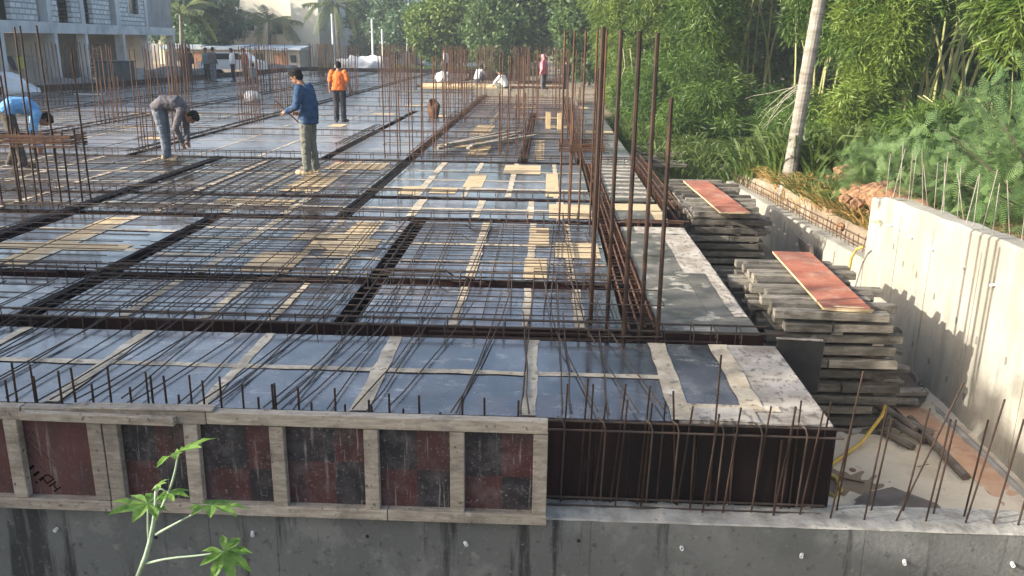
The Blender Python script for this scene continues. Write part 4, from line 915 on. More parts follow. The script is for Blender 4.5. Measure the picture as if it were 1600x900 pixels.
def oval_tube(mb, pts, rx, ry, side):
    """torso: rings oval across 'side'"""
    pts = [Vector(p) for p in pts]; n = 14; b = len(mb.v); side = Vector(side).normalized()
    for i, p in enumerate(pts):
        t = (pts[min(i+1, len(pts)-1)]-pts[max(i-1, 0)]).normalized(); s = (side-t*side.dot(t)).normalized(); f = s.cross(t)
        for k in range(n):
            a = 2*math.pi*k/n; mb.v.append(tuple(p+s*math.cos(a)*rx[i]+f*math.sin(a)*ry[i]))
    for i in range(len(pts)-1):
        for k in range(n):
            a = b+i*n+k; c = b+i*n+(k+1) % n; mb.f.append((a, c, c+n, a+n)); mb.mi.append(0)
    mb.f.append(tuple(b+k for k in reversed(range(n)))); mb.mi.append(0)
    e = b+(len(pts)-1)*n; mb.f.append(tuple(e+k for k in range(n))); mb.mi.append(0)
def hand(mb, w, d, palm_n, side_sign, curl=.5):
    w = Vector(w); d = Vector(d).normalized(); nrm = Vector(palm_n).normalized(); s = d.cross(nrm).normalized()
    rot = Matrix((s, d, nrm)).transposed()
    mb.ball(w+d*.045, (.040, .052, .018), 10, 8, rot)
    for k, (off, L) in enumerate(((-.028, .066), (-.010, .076), (.010, .072), (.028, .058))):
        b = w+d*.085+s*off; c = b+(d*math.cos(curl*.6)+nrm*math.sin(curl*.6))*L*.5; e = c+(d*math.cos(curl*1.8)+nrm*math.sin(curl*1.8))*L*.5
        seg(mb, [b-d*.02, b, c, e], [.0100, .0098, .009, .0078], 8)
    b = w+d*.02+s*side_sign*.036; c = b+(d*.7+s*side_sign*.6+nrm*.3).normalized()*.04; e = c+(d*.9+nrm*.45).normalized()*.03
    seg(mb, [b, c, e], [.0125, .011, .009], 8)
def head(mb, c, face, upv, k=1.0):
    c = Vector(c); f = Vector(face).normalized(); u = Vector(upv); u = (u-f*u.dot(f)).normalized(); s = f.cross(u)
    rot = Matrix((s, f, u)).transposed()
    mb.ball(c+u*.03*k, (.074*k, .094*k, .085*k), 14, 12, rot)                # cranium
    mb.ball(c-u*.035*k+f*.025*k, (.058*k, .068*k, .075*k), 12, 10, rot)      # face and jaw
    mb.ball(c-u*.085*k+f*.06*k, (.026*k, .024*k, .022*k), 8, 6, rot)         # chin
    mb.ball(c+f*.092*k-u*.018*k, (.013*k, .022*k, .020*k), 8, 6, rot)        # nose
    mb.ball(c+f*.088*k+u*.018*k, (.045*k, .012*k, .010*k), 8, 6, rot)        # brow
    mb.ball(c+f*.082*k-u*.058*k, (.026*k, .012*k, .011*k), 8, 6, rot)        # mouth
    for q in (-1, 1): mb.ball(c+s*q*.076*k-f*.008*k-u*.01*k, (.010*k, .022*k, .032*k), 8, 6, rot)
    return rot, f, u, s
def person(label, loc, rz, J, shirt, trs, shoes=None, vox=.011, hair=True, sleeves='long', headcloth=None, group=None, cap=None):
    t = empty('person', loc, label, 'person', group, rz)
    V_ = {k: Vector(v) for k, v in J.items()}
    side = (V_['shR']-V_['shL']).normalized(); hs = (V_['hipR']-V_['hipL']).normalized()
    body = MB()
    rot, f, u, s = head(body, V_['head'], V_['face'], V_['up'])
    seg(body, [V_['neck'], V_['head']-u*.05], [.058, .052])
    oval_tube(body, [V_['pel'], V_['waist'], V_['chest'], V_['neck']-(V_['neck']-V_['chest'])*.12], [.15, .135, .165, .085], [.10, .095, .11, .07], side)
    for q in 'LR':
        seg(body, [V_['sh'+q], V_['el'+q], V_['wr'+q]], [.055, .041, .029])
        sg = 1 if q == 'R' else -1
        hd = V_.get('hd'+q, V_['wr'+q]-V_['el'+q]); pn = V_.get('pn'+q, Vector((-sg*.9, .4, 0)))
        hand(body, V_['wr'+q], hd, pn, 1 if q == 'L' else -1, J.get('curl', (.5, 0, 0))[0])
        seg(body, [V_['hip'+q], V_['kn'+q], V_['an'+q]], [.088, .056, .042])
        toe = V_['toe'+q]; seg(body, [V_['an'+q]-Vector((0, 0, .03)), toe], [.042, .034])
    voxel(body, 'body', M_SKIN, vox, t)
    sh = MB()
    chest_top = V_['neck']-(V_['neck']-V_['chest'])*.16
    hem = V_['pel']+(V_['pel']-V_['waist'])*J.get('hem', (.35, 0, 0))[0]
    oval_tube(sh, [hem, V_['pel'], V_['waist'], V_['chest'], V_['chest']*.45+chest_top*.55, chest_top], [.202, .196, .186, .200, .170, .088], [.152, .150, .142, .148, .122, .085], side)
    for q in 'LR':
        a, b, c = V_['sh'+q], V_['el'+q], V_['wr'+q]
        seg(sh, [a*.9+V_['chest']*.1, a], [.07, .075])
        if sleeves == 'long': seg(sh, [a, a.lerp(b, .5), b, b.lerp(c, .6), b.lerp(c, .88)], [.073, .066, .058, .050, .046])
        else: seg(sh, [a, a.lerp(b, .75)], [.074, .070])
    voxel(sh, 'shirt', M_CLT[shirt], vox*1.15, t)
    tr = MB()
    oval_tube(tr, [V_['pel']+(V_['waist']-V_['pel'])*.45, V_['pel'], (V_['hipL']+V_['hipR'])/2-(V_['waist']-V_['pel'])*.25], [.155, .172, .14], [.115, .13, .11], hs)
    for q in 'LR':
        a, b, c = V_['hip'+q], V_['kn'+q], V_['an'+q]
        seg(tr, [a, a.lerp(b, .5), b, b.lerp(c, .5), b.lerp(c, .80), b.lerp(c, .96)], [.108, .094, .078, .073, .070, .073])
    voxel(tr, 'trousers', M_CLT[trs], vox*1.15, t)
    for q in 'LR':
        b = MB(); an, toe = V_['an'+q], V_['toe'+q]; d = (toe-an); d.z = 0; d = d.normalized(); w = Vector((-d.y, d.x, 0))
        for x_, rr in ((-.05, .048), (.0, .05), (.06, .052), (.12, .050), (.155, .042)):
            c = an+d*x_; c.z = max(toe.z, .04)-.005+(.02 if x_ < .03 else 0); b.ball(c, (.058, rr, .045), 8, 6, Matrix((d, w, Vector((0, 0, 1)))).transposed())
        voxel(b, 'shoe', shoes or M_DSHOE, vox, t)
    if hair:
        b = MB(); c = V_['head']
        b.ball(c+u*.045-f*.016, (.084, .100, .090), 14, 12, rot); b.ball(c-f*.05-u*.01, (.074, .055, .075), 12, 8, rot)
        b.ball(c+u*.085+f*.045, (.06, .05, .035), 10, 8, rot)
        if headcloth:
            b.ball(c-f*.05-u*.06, (.09, .07, .12), 12, 8, rot)
        voxel(b, 'head_cloth' if headcloth else 'hair', M_CLT[headcloth] if headcloth else M_HAIR, vox, t)
    for q in (-1, 1):
        b = MB(); b.ball(V_['head']+s*q*.030+f*.087+u*.002, (.012, .006, .007), 8, 6, rot); b.build('eye', M_HAIR, t)
    return t
def stand(h=1.0, arms=None, lean=0, **kw):
    J = dict(hipL=(-.09, 0, .90), hipR=(.09, 0, .90), knL=(-.10, .02, .49), knR=(.10, .01, .49), anL=(-.11, -.02, .09), anR=(.11, -.02, .09), toeL=(-.13, .15, .04), toeR=(.13, .15, .04),
             pel=(0, 0, .94), waist=(0, .01, 1.07), chest=(0, .015, 1.28), neck=(0, .02, 1.47), head=(0, .05, 1.58), face=(0, 1, -.1), up=(0, 0, 1),
             shL=(-.185, 0, 1.40), shR=(.185, 0, 1.40), elL=(-.25, -.03, 1.13), elR=(.25, -.03, 1.13), wrL=(-.27, .07, .90), wrR=(.27, .07, .90))
    J.update(kw)
    return {k: (tuple(np.array(v)*h) if k not in ('face', 'up', 'curl', 'hem') else v) for k, v in J.items()}
# man in the blue shirt, facing left, holding a bar
Jb = stand(1.0, pel=(0, -.02, .93), waist=(0, -.03, 1.06), chest=(0, .015, 1.27), neck=(0, .075, 1.445), head=(0, .15, 1.555), face=(.06, .88, -.48), up=(0, .45, .9),
           shL=(-.19, .04, 1.385), shR=(.19, .03, 1.385), elL=(-.27, .06, 1.11), elR=(.25, -.04, 1.11), wrL=(-.20, .27, 1.02), wrR=(.15, .20, .98), hdL=(.3, .9, -.1), hdR=(-.2, .95, -.05), pnL=(.6, 0, -.8), pnR=(-.6, 0, -.8),
           knL=(-.09, .02, .49), knR=(.09, -.01, .49), anL=(-.09, .01, .09), anR=(.09, -.06, .09), toeL=(-.10, .18, .04), toeR=(.11, .11, .04), curl=(1.4, 0, 0), hem=(.75, 0, 0))
person('man in a dark blue shirt looking down with a short bar in his hands', (-3.88, 13.92, .055), R(83), Jb, 'blue', 'khaki', M_SHOE, vox=.009)
b = MB(); b.tube([(0, 0, 0), (.44, .02, -.42)], .011, 8); tag(b.build('steel_bar', M_RUST, None, (-4.36, 13.82, 1.24)), 'short thin steel bar held by the man in the blue shirt', 'steel bar')
Jo = stand(.94, elL=(-.25, -.06, 1.14), elR=(.27, -.06, 1.15), wrL=(-.27, .0, .92), wrR=(.33, .06, .93), face=(-.15, 1, -.35), head=(0, .06, 1.575), knL=(-.10, .03, .49), anL=(-.10, -.01, .09), anR=(.12, -.05, .09), toeR=(.2, .09, .04), hem=(.3, 0, 0))
person('man in an orange t-shirt seen from behind on the wet plywood', (-5.65, 23.5, .02), R(4), Jo, 'orange', 'black', M_DSHOE, vox=.012, sleeves='short')
# man in grey bent double, facing right
Jg = dict(hipL=(-.09, -.06, .86), hipR=(.09, -.06, .86), knL=(-.12, -.03, .46), knR=(.12, -.0, .46), anL=(-.15, -.05, .09), anR=(.14, .02, .09), toeL=(-.17, .13, .04), toeR=(.17, .2, .04),
          pel=(0, -.08, .93), waist=(0, .02, 1.04), chest=(0, .24, 1.02), neck=(0, .40, .88), head=(0, .49, .78), face=(0, .25, -.97), up=(0, .95, .2),
          shL=(-.18, .35, .90), shR=(.18, .35, .90), elL=(-.2, .32, .60), elR=(.22, .24, .60), wrL=(-.08, .36, .34), wrR=(.10, .32, .33), hdL=(.1, .1, -1), hdR=(-.1, .1, -1), curl=(1.0, 0, 0), hem=(.25, 0, 0))
person('man in a grey shirt and pale jeans bent double tying bars', (-6.95, 15.5, .02), R(-82), Jg, 'grey', 'denim', M_SHOE, vox=.011)
Jl = {k: v for k, v in Jg.items()}; Jl.update(knL=(-.15, .02, .47), anL=(-.2, -.08, .09), toeL=(-.22, .1, .04), anR=(.2, .05, .09), toeR=(.24, .22, .04))
person('man in a sky blue shirt stooping behind the bars at the left edge', (-9.05, 14.35, .02), R(-52), Jl, 'sky', 'brown', M_DSHOE, vox=.012)
# far workers
def far(label, x, y, z, rz, J, sh, tr, **k): person(label, (x, y, z), R(rz), J, sh, tr, vox=.03, **k)
far('worker in a black top standing left in the huddle by the grey building', -18.3, 44.2, 0, 20, stand(.98), 'black', 'brown')
far('worker in dull grey standing second from left in the huddle', -17.5, 44.6, 0, 160, stand(1.0), 'teal', 'black')
far('worker in grey top and pale jeans in the middle of the huddle', -17.1, 44.4, 0, -30, stand(1.02), 'grey', 'denim')
far('worker in a white shirt at the right of the huddle before the white car', -16.3, 45.0, 0, 100, stand(.99), 'white', 'black')
far('worker in a dull red top apart from the huddle to its right', -15.3, 44.0, 0, 90, stand(1.0), 'red', 'brown')
Js = stand(.95, hipL=(-.1, -.1, .32), hipR=(.1, -.1, .32), knL=(-.16, .28, .48), knR=(.16, .28, .48), anL=(-.13, .1, .09), anR=(.13, .1, .09), toeL=(-.15, .26, .04), toeR=(.15, .26, .04), pel=(0, -.1, .36), waist=(0, -.06, .48), chest=(0, .06, .68), neck=(0, .16, .84), head=(0, .23, .94),
           face=(0, .85, -.5), shL=(-.18, .1, .78), shR=(.18, .1, .78), elL=(-.22, .3, .58), elR=(.22, .3, .58), wrL=(-.1, .48, .42), wrR=(.1, .48, .42))
far('worker in white squatting at the back of the deck against the dark trees', -3.5, 44.0, .05, -40, Js, 'white', 'denim')
far('worker in a white shirt crouching behind the middle right bars', -1.85, 36.6, .05, 60, Js, 'white', 'khaki')
far('worker in blue sitting by the shed door behind the column bars', -13.9, 41, .05, 20, Js, 'teal', 'grey')
far('standing man in a white shirt and blue jeans at the very back of the deck', -6.1, 52, 0, 70, stand(1.02), 'white', 'denim')
far('worker in a pink headcloth and top at the back right of the deck', -.2, 36.8, 0, 70, stand(1.0), 'pink', 'grey', headcloth='pink')
far('worker in black half hidden by bamboo at the right edge of the deck', .75, 37.2, 0, 120, stand(.93, face=(0, .8, -.6)), 'black', 'black')
t = lump('sack', M_TARP, (-10.6, 31, .16), (.3, .25, .22), 5, 'white sack lying on the deck left of the man in blue', 'sack', sub=3, rough=.2)
lump('rusty_coil', M_RUST, (-3.35, 25.4, .22), (.2, .2, .3), 6, 'rusty lump of wire standing on the deck at centre', 'wire bundle', sub=2, rough=.4)
lump('white_sack', M_TARP, (-5.7, 48, .25), (.5, .4, .3), 15, 'white sack on the back of the deck left of the squatting worker', 'sack', sub=3, rough=.3)

# ------------------------------------------------------------------ castor plant in front
CP = empty('castor_plant', (-1.47, 2.6, -1.9), 'young castor plant with pale stem and jagged bright green leaves in front of the wall', 'plant')
def px(u, v, y=2.6): return on_y(u, v, y)
st = MB()
def stem(pts, r0, r1, nm='stem'):
    b = MB(); P = [px(*p) if len(p) == 2 else px(p[0], p[1], p[2]) for p in pts]
    # smooth the polyline once
    Q = [P[0]]
    for i in range(1, len(P)-1): Q += [P[i-1].lerp(P[i], .75), P[i].lerp(P[i+1], .25)]
    Q.append(P[-1]); rr = [r0+(r1-r0)*i/(len(Q)-1) for i in range(len(Q))]
    b.tube(Q, rr, 8); return b.build(nm, M_CSTEM, CP, -CP.location, smooth=True)
sb_ = MB(); base = px(214, 905); sb_.tube([(-1.49, 2.62, -1.9), (-1.47, 2.6, -.6), tuple(base)], [.016, .014, .0105], 8); sb_.build('stem', M_CSTEM, CP, -CP.location, smooth=True)
stem([(214, 905), (232, 858), (243, 800), (244, 760)], .0095, .006)
stem([(243, 812), (260, 778), (272, 745), (279, 706)], .0055, .0032, 'leaf_stalk')
stem([(233, 852), (231, 822), (231, 788)], .005, .003, 'leaf_stalk')
stem([(243, 835), (280, 815), (329, 789)], .005, .003, 'leaf_stalk')
stem([(228, 880), (265, 872), (312, 868), (350, 862)], .0045, .003, 'leaf_stalk')
stem([(244, 770), (250, 762), (262, 770)], .004, .0025, 'leaf_stalk')
def castor_leaf(center, nrm, dirv, size, lobes=8, droop=.25, seed=1):
    rs = random.Random(seed); n = Vector(nrm).normalized(); d = Vector(dirv); d = (d-n*d.dot(n)).normalized(); s = n.cross(d); c = Vector(center)
    v = [c]; f = []; span = R(285); spread = []
    for k in range(lobes):
        a = -span/2+span*k/(lobes-1); L = size*(1-.42*abs(a)/(span/2))*rs.uniform(.9, 1.08); da = span/(lobes-1)
        def P(r, an, lift): return c+(d*math.cos(an)+s*math.sin(an))*r+n*(lift-droop*(r/size)**2*size)
        i = len(v)
        v += [P(L*.46, a-da*.5, .012*size), P(L*.66, a-da*.34, .03*size), P(L*.80, a-da*.17, 0), P(L, a, -.04*size), P(L*.80, a+da*.17, 0), P(L*.66, a+da*.34, .03*size), P(L*.46, a+da*.5, .012*size), P(L*.5, a, -.035*size), P(L*.76, a, -.03*size)]
        f += [(0, i, i+7), (i, i+1, i+7), (i+1, i+2, i+8, i+7), (i+2, i+3, i+8), (i+3, i+4, i+8), (i+4, i+5, i+7, i+8), (i+5, i+6, i+7), (i+6, 0, i+7)]
    v = [v[0]]+[p+n*rs.uniform(-.03, .03)*size+s*rs.uniform(-.012, .012)*size for p in v[1:]]; b = MB(); b.add(v, f); return b.build('castor_leaf', M_CAST, CP, -CP.location)
castor_leaf(px(279, 705), (-.40, .16, .9), (.9, -.1, .40), .148, seed=1, droop=.04)
castor_leaf(px(231, 787), (.16, .10, .98), (-.8, -.45, .16), .140, seed=2, droop=.05)
castor_leaf(px(330, 789), (.02, .24, 1), (.95, -.15, .02), .142, seed=3, droop=.08)
castor_leaf(px(350, 862), (.35, -.30, .88), (.75, -.4, -.40), .140, seed=4, droop=.36)
castor_leaf(px(262, 770), (-.2, .1, .95), (.9, .2, .25), .08, seed=5)
castor_leaf(px(246, 758), (-.5, -.1, .8), (-.2, .3, .9), .05, seed=6)

# ------------------------------------------------------------------ vegetation
def add_mesh(name, me, parent): return link(name, me, parent)
def lobes_for(c, r, n, rs, squash=.8):
    out = []
    for _ in range(n):
        d = unit(rs.normal(size=3)); k = rs.uniform(.25, .85)
        out.append((np.array(c)+d*np.array(r)*k, np.array(r)*rs.uniform(.32, .52)*np.array([1, 1, squash])))
    return out
def foliage(lobes, n_spray, per, ln, wd, droop, m, name, spread=.55, size=.14, shell=(.55, 1.05), up_bias=0.):
    w = np.array([r[0]*r[2]+r[0]*r[1] for c, r in lobes]); w = w/w.sum()
    idx = RNG.choice(len(lobes), n_spray, p=w); C = np.array([lobes[i][0] for i in idx]); Rr = np.array([lobes[i][1] for i in idx])
    d = rand_unit(n_spray); rad = RNG.uniform(shell[0], shell[1], n_spray)[:, None]; P = C+d*Rr*rad
    sd = unit(d*np.array([1, 1, .6])+np.array([0, 0, -droop])+RNG.normal(size=(n_spray, 3))*.25)
    P = np.repeat(P, per, 0); D = np.repeat(sd, per, 0)
    D = unit(D+RNG.normal(size=D.shape)*spread); D[:, 2] += up_bias; D = unit(D)
    P = P+RNG.normal(size=P.shape)*size*.5+D*size*.2
    n = len(P); L = ln*RNG.uniform(.6, 1.25, n); Wd = wd*RNG.uniform(.7, 1.2, n)
    nr = np.repeat(d, per, 0)
    return arr_mesh(name, leaf_quads(P, D, L, Wd, nrm=nr), 4, m)
def bamboo(label, base, lobes, n, m=None, ln=.22, wd=.034, culms=9, seed=1, h=6, per=12, group='bamboo clumps along the right bank', spread=.5):
    base = Vector(base); t = empty('bamboo_clump', base, label, 'bamboo', group)
    L = [(np.array(c)-np.array(base), np.array(r)) for c, r in lobes]
    add_mesh('foliage', foliage(L, n, per, ln*.86, wd*.74, .55, m or M_BAM, 'bamboo_leaves', size=.2, spread=spread), t)['kind'] = 'stuff'
    rs = random.Random(seed)
    for i in range(culms):
        a = rs.uniform(0, 6.28); r_ = rs.uniform(.1, .8); tx = rs.uniform(-1.6, 1.6); ty = rs.uniform(-1.6, 1.2)
        p0 = Vector((math.cos(a)*r_, math.sin(a)*r_, -.2)); b = MB()
        pts = [p0+Vector((tx*k*k, ty*k*k, h*k*(1-.18*k))) for k in np.linspace(0, 1, 8)]
        b.tube(pts, [.04*(1-.65*k) for k in np.linspace(0, 1, 8)], 6); b.build('culm', M_CULM, t)
    return t
def cloud(c, r, n, seed): return lobes_for(c, r, n, np.random.default_rng(seed), .85)
bamboo('bright bamboo behind the tops of the thick dark column bars', (4.2, 36, -.5), cloud((3.6, 35.5, 2.6), (2.4, 2.2, 3.6), 22, 1)+cloud((2.6, 34, .8), (1.2, 1.5, 1.6), 8, 2)+cloud((4.6, 35.5, 8.2), (2.6, 3.2, 2.4), 16, 142), 7600, M_BAM2, ln=.30, wd=.05, seed=1)  # the highest lobes, above the view, are added to shade the growth behind
bamboo('tall bamboo right of the thick dark column bars, above the farther red board', (6.3, 28, -.5), cloud((4.6, 27.2, 2.9), (1.45, 1.6, 3.2), 11, 3)+cloud((4.5, 25.2, .6), (1.5, 1.4, 1.2), 12, 4)+cloud((6.2, 26.5, .1), (1.2, 1.2, .9), 7, 44)+cloud((5.0, 27.5, 7.4), (2.4, 3.6, 2.3), 22, 144), 9500, M_BAM, ln=.26, wd=.042, seed=2)  # topmost lobes stay out of view, put in to darken the thicket behind
bamboo('bamboo with deep shadow gaps directly left of the palm trunk', (7.6, 25, -.4), cloud((7.3, 24, 3.5), (1.25, 1.4, 1.9), 11, 5)+cloud((8.6, 25, 6.2), (2.6, 2.2, 1.8), 12, 45)+cloud((6.1, 22.6, .3), (1.6, 1.2, .8), 12, 6)+cloud((5.6, 22.4, 3.9), (.9, .9, .8), 5, 66), 5600, M_BAM, ln=.25, wd=.04, seed=3)
bamboo('bamboo with upright stems directly right of the palm trunk', (8.3, 20.4, -.4), cloud((7.1, 19.4, 2.6), (.75, 1.0, 2.0), 13, 7)+cloud((6.6, 18.8, .7), (.75, .9, .9), 9, 8), 4600, M_BAM2, ln=.22, wd=.036, seed=4, culms=16, h=5)
bamboo('overhanging bamboo crown at the top right of the palm trunk', (9.6, 21, -.3), cloud((7.7, 19.2, 3.5), (1.5, 1.2, .7), 13, 9)+cloud((8.6, 20.6, 6.6), (2.6, 3.0, 2.2), 20, 39), 6200, M_BAM, ln=.25, wd=.042, seed=5)  # upper lobes are unseen, added to cast shade on the gap behind
bamboo('shaded dense bamboo behind the feathery shrub at the right', (15, 29, -.3), cloud((14.2, 29, 2.5), (4.5, 1.8, 4.2), 28, 10)+cloud((10.3, 27.5, 4.2), (1.7, 1.8, 4.2), 18, 77), 9500, M_BAM, ln=.30, wd=.055, seed=6, culms=14)  # second set of lobes, mostly hidden, is added as a shade caster
bamboo('shaded dense bamboo farthest right behind the others', (21, 26, -.3), cloud((19.5, 26, 2.5), (4.0, 2.2, 4.6), 22, 12), 3500, M_BAM, ln=.34, wd=.065, seed=16, culms=6)
bamboo('bright bamboo branch hanging into the top right corner', (9.4, 14.4, .1), cloud((7.35, 14, 2.75), (.75, .7, .85), 16, 11)+cloud((8.2, 14, 3.6), (.9, .8, 1.0), 9, 31), 1700, M_BAM2, ln=.25, wd=.038, seed=7, culms=3, per=11, spread=.42)
bamboo('low bamboo leaves in front of the dark gap, behind the low wall', (8.6, 17, -.2), cloud((6.9, 16.6, .6), (1.3, .9, .55), 12, 13), 2400, M_BAM, ln=.2, wd=.034, seed=8, culms=6, h=2)

def tree(label, base, cr, r, nl, n, m, seed, trunk_h, ln=.34, wd=.2, group='trees behind the site', per=7, tr=.16):
    base = Vector(base); t = empty('tree', base, label, 'tree', group); rs = np.random.default_rng(seed)
    L = lobes_for(np.array(cr)-np.array(base), r, nl, rs, .8)
    add_mesh('crown', foliage(L, n, per, ln, wd, .2, m, 'tree_leaves', spread=.9, size=.35), t)['kind'] = 'stuff'
    b = MB(); top = Vector(L[0][0]); ctr = Vector(np.array(cr)-np.array(base))
    b.tube([(0, 0, -.5), (.05, .05, trunk_h*.5), (-.05, .1, trunk_h), tuple(ctr)], [tr*1.3, tr, tr*.8, tr*.4], 8)
    for c, rr in L[:7]: b.tube([(-.05, .1, trunk_h*.85), tuple((np.array([0, 0, trunk_h])+c)/2), tuple(c)], [tr*.55, tr*.35, tr*.12], 6)
    b.build('trunk', M_BARK, t); return t
g = -.35
bamboo('low bamboo thicket hanging over the right edge of the deck behind the column bars', (3.9, 29, -.5), cloud((3.3, 29, .5), (1.0, 3.6, 1.3), 16, 91)+cloud((4.3, 24.2, .1), (1.1, 1.8, .9), 10, 92), 4200, M_BAM, ln=.25, wd=.04, seed=18, culms=5, h=2)
bamboo('low leafy thicket in the shade left of the palm foot', (6.4, 20, -.4), cloud((5.6, 20.2, .0), (1.2, 1.4, .6), 10, 93), 1800, M_BAM, ln=.22, wd=.036, seed=19, culms=4, h=1.5)
tree('dark tree closing the gap low behind the palm trunk', (16, 46, g), (15, 45, 2), (7, 3, 4.5), 24, 3600, M_LEAF, 61, 1.5)
tree('leafy tree between the grey building and the blue shed roof', (-35, 84, g), (-35, 83, 4.6), (3.6, 3, 3.6), 22, 3600, M_LEAFB, 51, 3)
tree('dark dense tree at the back behind the squatting worker', (-2.2, 62, g), (-2.0, 61, 3.6), (3.6, 3, 3.6), 22, 4200, M_LEAF, 21, 2.2)
tree('bright green tree behind the man in white at the back', (-8, 68, g), (-7.6, 67, 3.4), (3.6, 3, 3.0), 22, 4000, M_BAM2, 22, 2.2)
tree('green tree between the man in white and the pale poles', (-12.2, 78, g), (-12.2, 77, 3.6), (3.4, 3, 2.9), 20, 3400, M_LEAFB, 23, 2.6)
tree('bluish tree to the right of the second coconut palm', (-16.6, 86, g), (-16.2, 85, 3.8), (3.2, 3, 3.0), 20, 3200, M_LEAFB, 24, 3)
tree('tree right of the dark dense tree, behind the bright bamboo', (2.5, 56, g), (2.2, 54, 3.6), (3.0, 3, 3.8), 22, 4200, M_LEAF, 25, 2)
tree('bluish leafy tree above the blue shed roof, left of the coconut palm', (-30.6, 80, g), (-30.6, 79, 4.4), (3.6, 3, 3.4), 24, 4200, M_LEAFB, 26, 3)
tree('tall tree standing behind the bright bamboo on the right', (8.5, 46, g), (8.2, 45, 4.6), (4.4, 3, 4.6), 24, 4500, M_LEAF, 27, 2)
tree('dense tree filling the gap behind the bamboo left of the palm trunk', (13, 40, g), (12.5, 38, 2.8), (6, 3, 5), 26, 5000, M_LEAF, 28, 2)
tree('far hazy tree behind the white building', (-24, 112, g), (-24, 112, 4), (6, 4, 3.5), 20, 2600, M_LEAFB, 29, 3, ln=.5, wd=.3)
tree('far hazy tree behind the tall pale poles', (-9, 104, g), (-9, 104, 4), (8, 4, 3.6), 26, 3400, M_LEAFB, 30, 3, ln=.5, wd=.3)
tree('large tree closing the view behind the shaded bamboo on the far right', (26, 40, g), (25, 39, 5), (8, 4, 6), 28, 4200, M_LEAF, 31, 2, ln=.4, wd=.25)
# trees left of the camera that shade the near deck and the front wall
for i, (x, y, h, lab) in enumerate(((-14, -3, 6.0, 'first'), (-14.5, .2, 6.7, 'second'), (-14, 2.6, 6.5, 'third'), (-13.6, 6.0, 4.7, 'fourth'), (-15.5, -6.5, 5.6, 'fifth'))):
    tree(lab+' leafy tree in the row outside the left of the view', (x, y, -1.9), (x, y, h*.5-.3), (2.0, 2.1, h*.5+.4), 24, 2600, M_LEAF, 40+i, 1.2, ln=.3, wd=.18, group='shade trees left of the site', per=7)

def frond_mesh(L, seed, droop=.9, n=34, w=.05, ll=.6):
    rs = random.Random(seed); v = []; pts = []
    for k in range(13):
        s = k/12; pts.append(Vector((L*s*(1-.18*s*droop), 0, L*(.55*s-.95*droop*s*s))))
    b = MB(); b.tube(pts, [.03*(1-.8*i/12) for i in range(13)], 5)
    for i in range(n):
        s = .12+.88*i/n; k = min(int(s*12), 11); p = pts[k].lerp(pts[k+1], s*12-k); t = (pts[k+1]-pts[k]).normalized()
        for q in (-1, 1):
            l = ll*math.sin(math.pi*min(1, .18+.82*(1-s)**.7+.0))*.9*rs.uniform(.8, 1.1); d = (Vector((0, q, -.55-.4*rs.random()))+t*.55).normalized(); sd = t
            e = p+d*l; mid = p+d*l*.5+Vector((0, 0, .03)); j = len(b.v)
            b.add([p-sd*w*.4, mid-sd*w*.5, e, mid+sd*w*.5, p+sd*w*.4], [(0, 1, 3, 4), (1, 2, 3)])
    return b.mesh('frond', M_FROND)
FR = [frond_mesh(2.6, 1, .8), frond_mesh(2.4, 2, 1.2), frond_mesh(2.0, 3, .3)]
def coconut(label, base, h, lean, r0, r1, seed, nf=16, fs=1.0):
    t = empty('coconut_palm', base, label, 'palm', None); b = MB(); rs = random.Random(seed)
    n = 60; pts = []; rr = []
    for k in range(n+1):
        s = k/n; pts.append((lean[0]*s+lean[2]*math.sin(s*3.1), lean[1]*s, -.3+(h+.3)*s)); rr.append((r0+(r1-r0)*min(1, s*1.3)+(r0*.28*math.exp(-s*30)))*(1+.035*(k % 2)))
    b.tube(pts, rr, 14); b.build('trunk', M_TRUNK, t, smooth=False)
    for i in range(nf):
        o = link('frond', FR[i % 3], t, Vector(pts[-1])); o.rotation_euler = (rs.uniform(-.2, .2), rs.uniform(-.5, .35), i*2.4+rs.uniform(-.2, .2)); o.scale = (fs,)*3
    return t
coconut('coconut palm with a tall pale ringed trunk standing behind the low wall', (4.22, 15.1, -.1), 9.5, (1.02, .3, -.10), .112, .098, 1, 16, 1.1)
coconut('coconut palm with drooping fronds in front of the pale building', (-26.2, 82, g), 4.0, (.25, 0, 0), .2, .14, 2, 20, 1.5)
coconut('taller coconut palm at the right end of the pale building', (-19.0, 80, g), 5.4, (-.3, 0, 0), .2, .13, 3, 18, 1.45)
coconut('coconut palm at the right end of the grey building', (-31.2, 74, g), 4.4, (.3, 0, 0), .2, .14, 4, 18, 1.5)

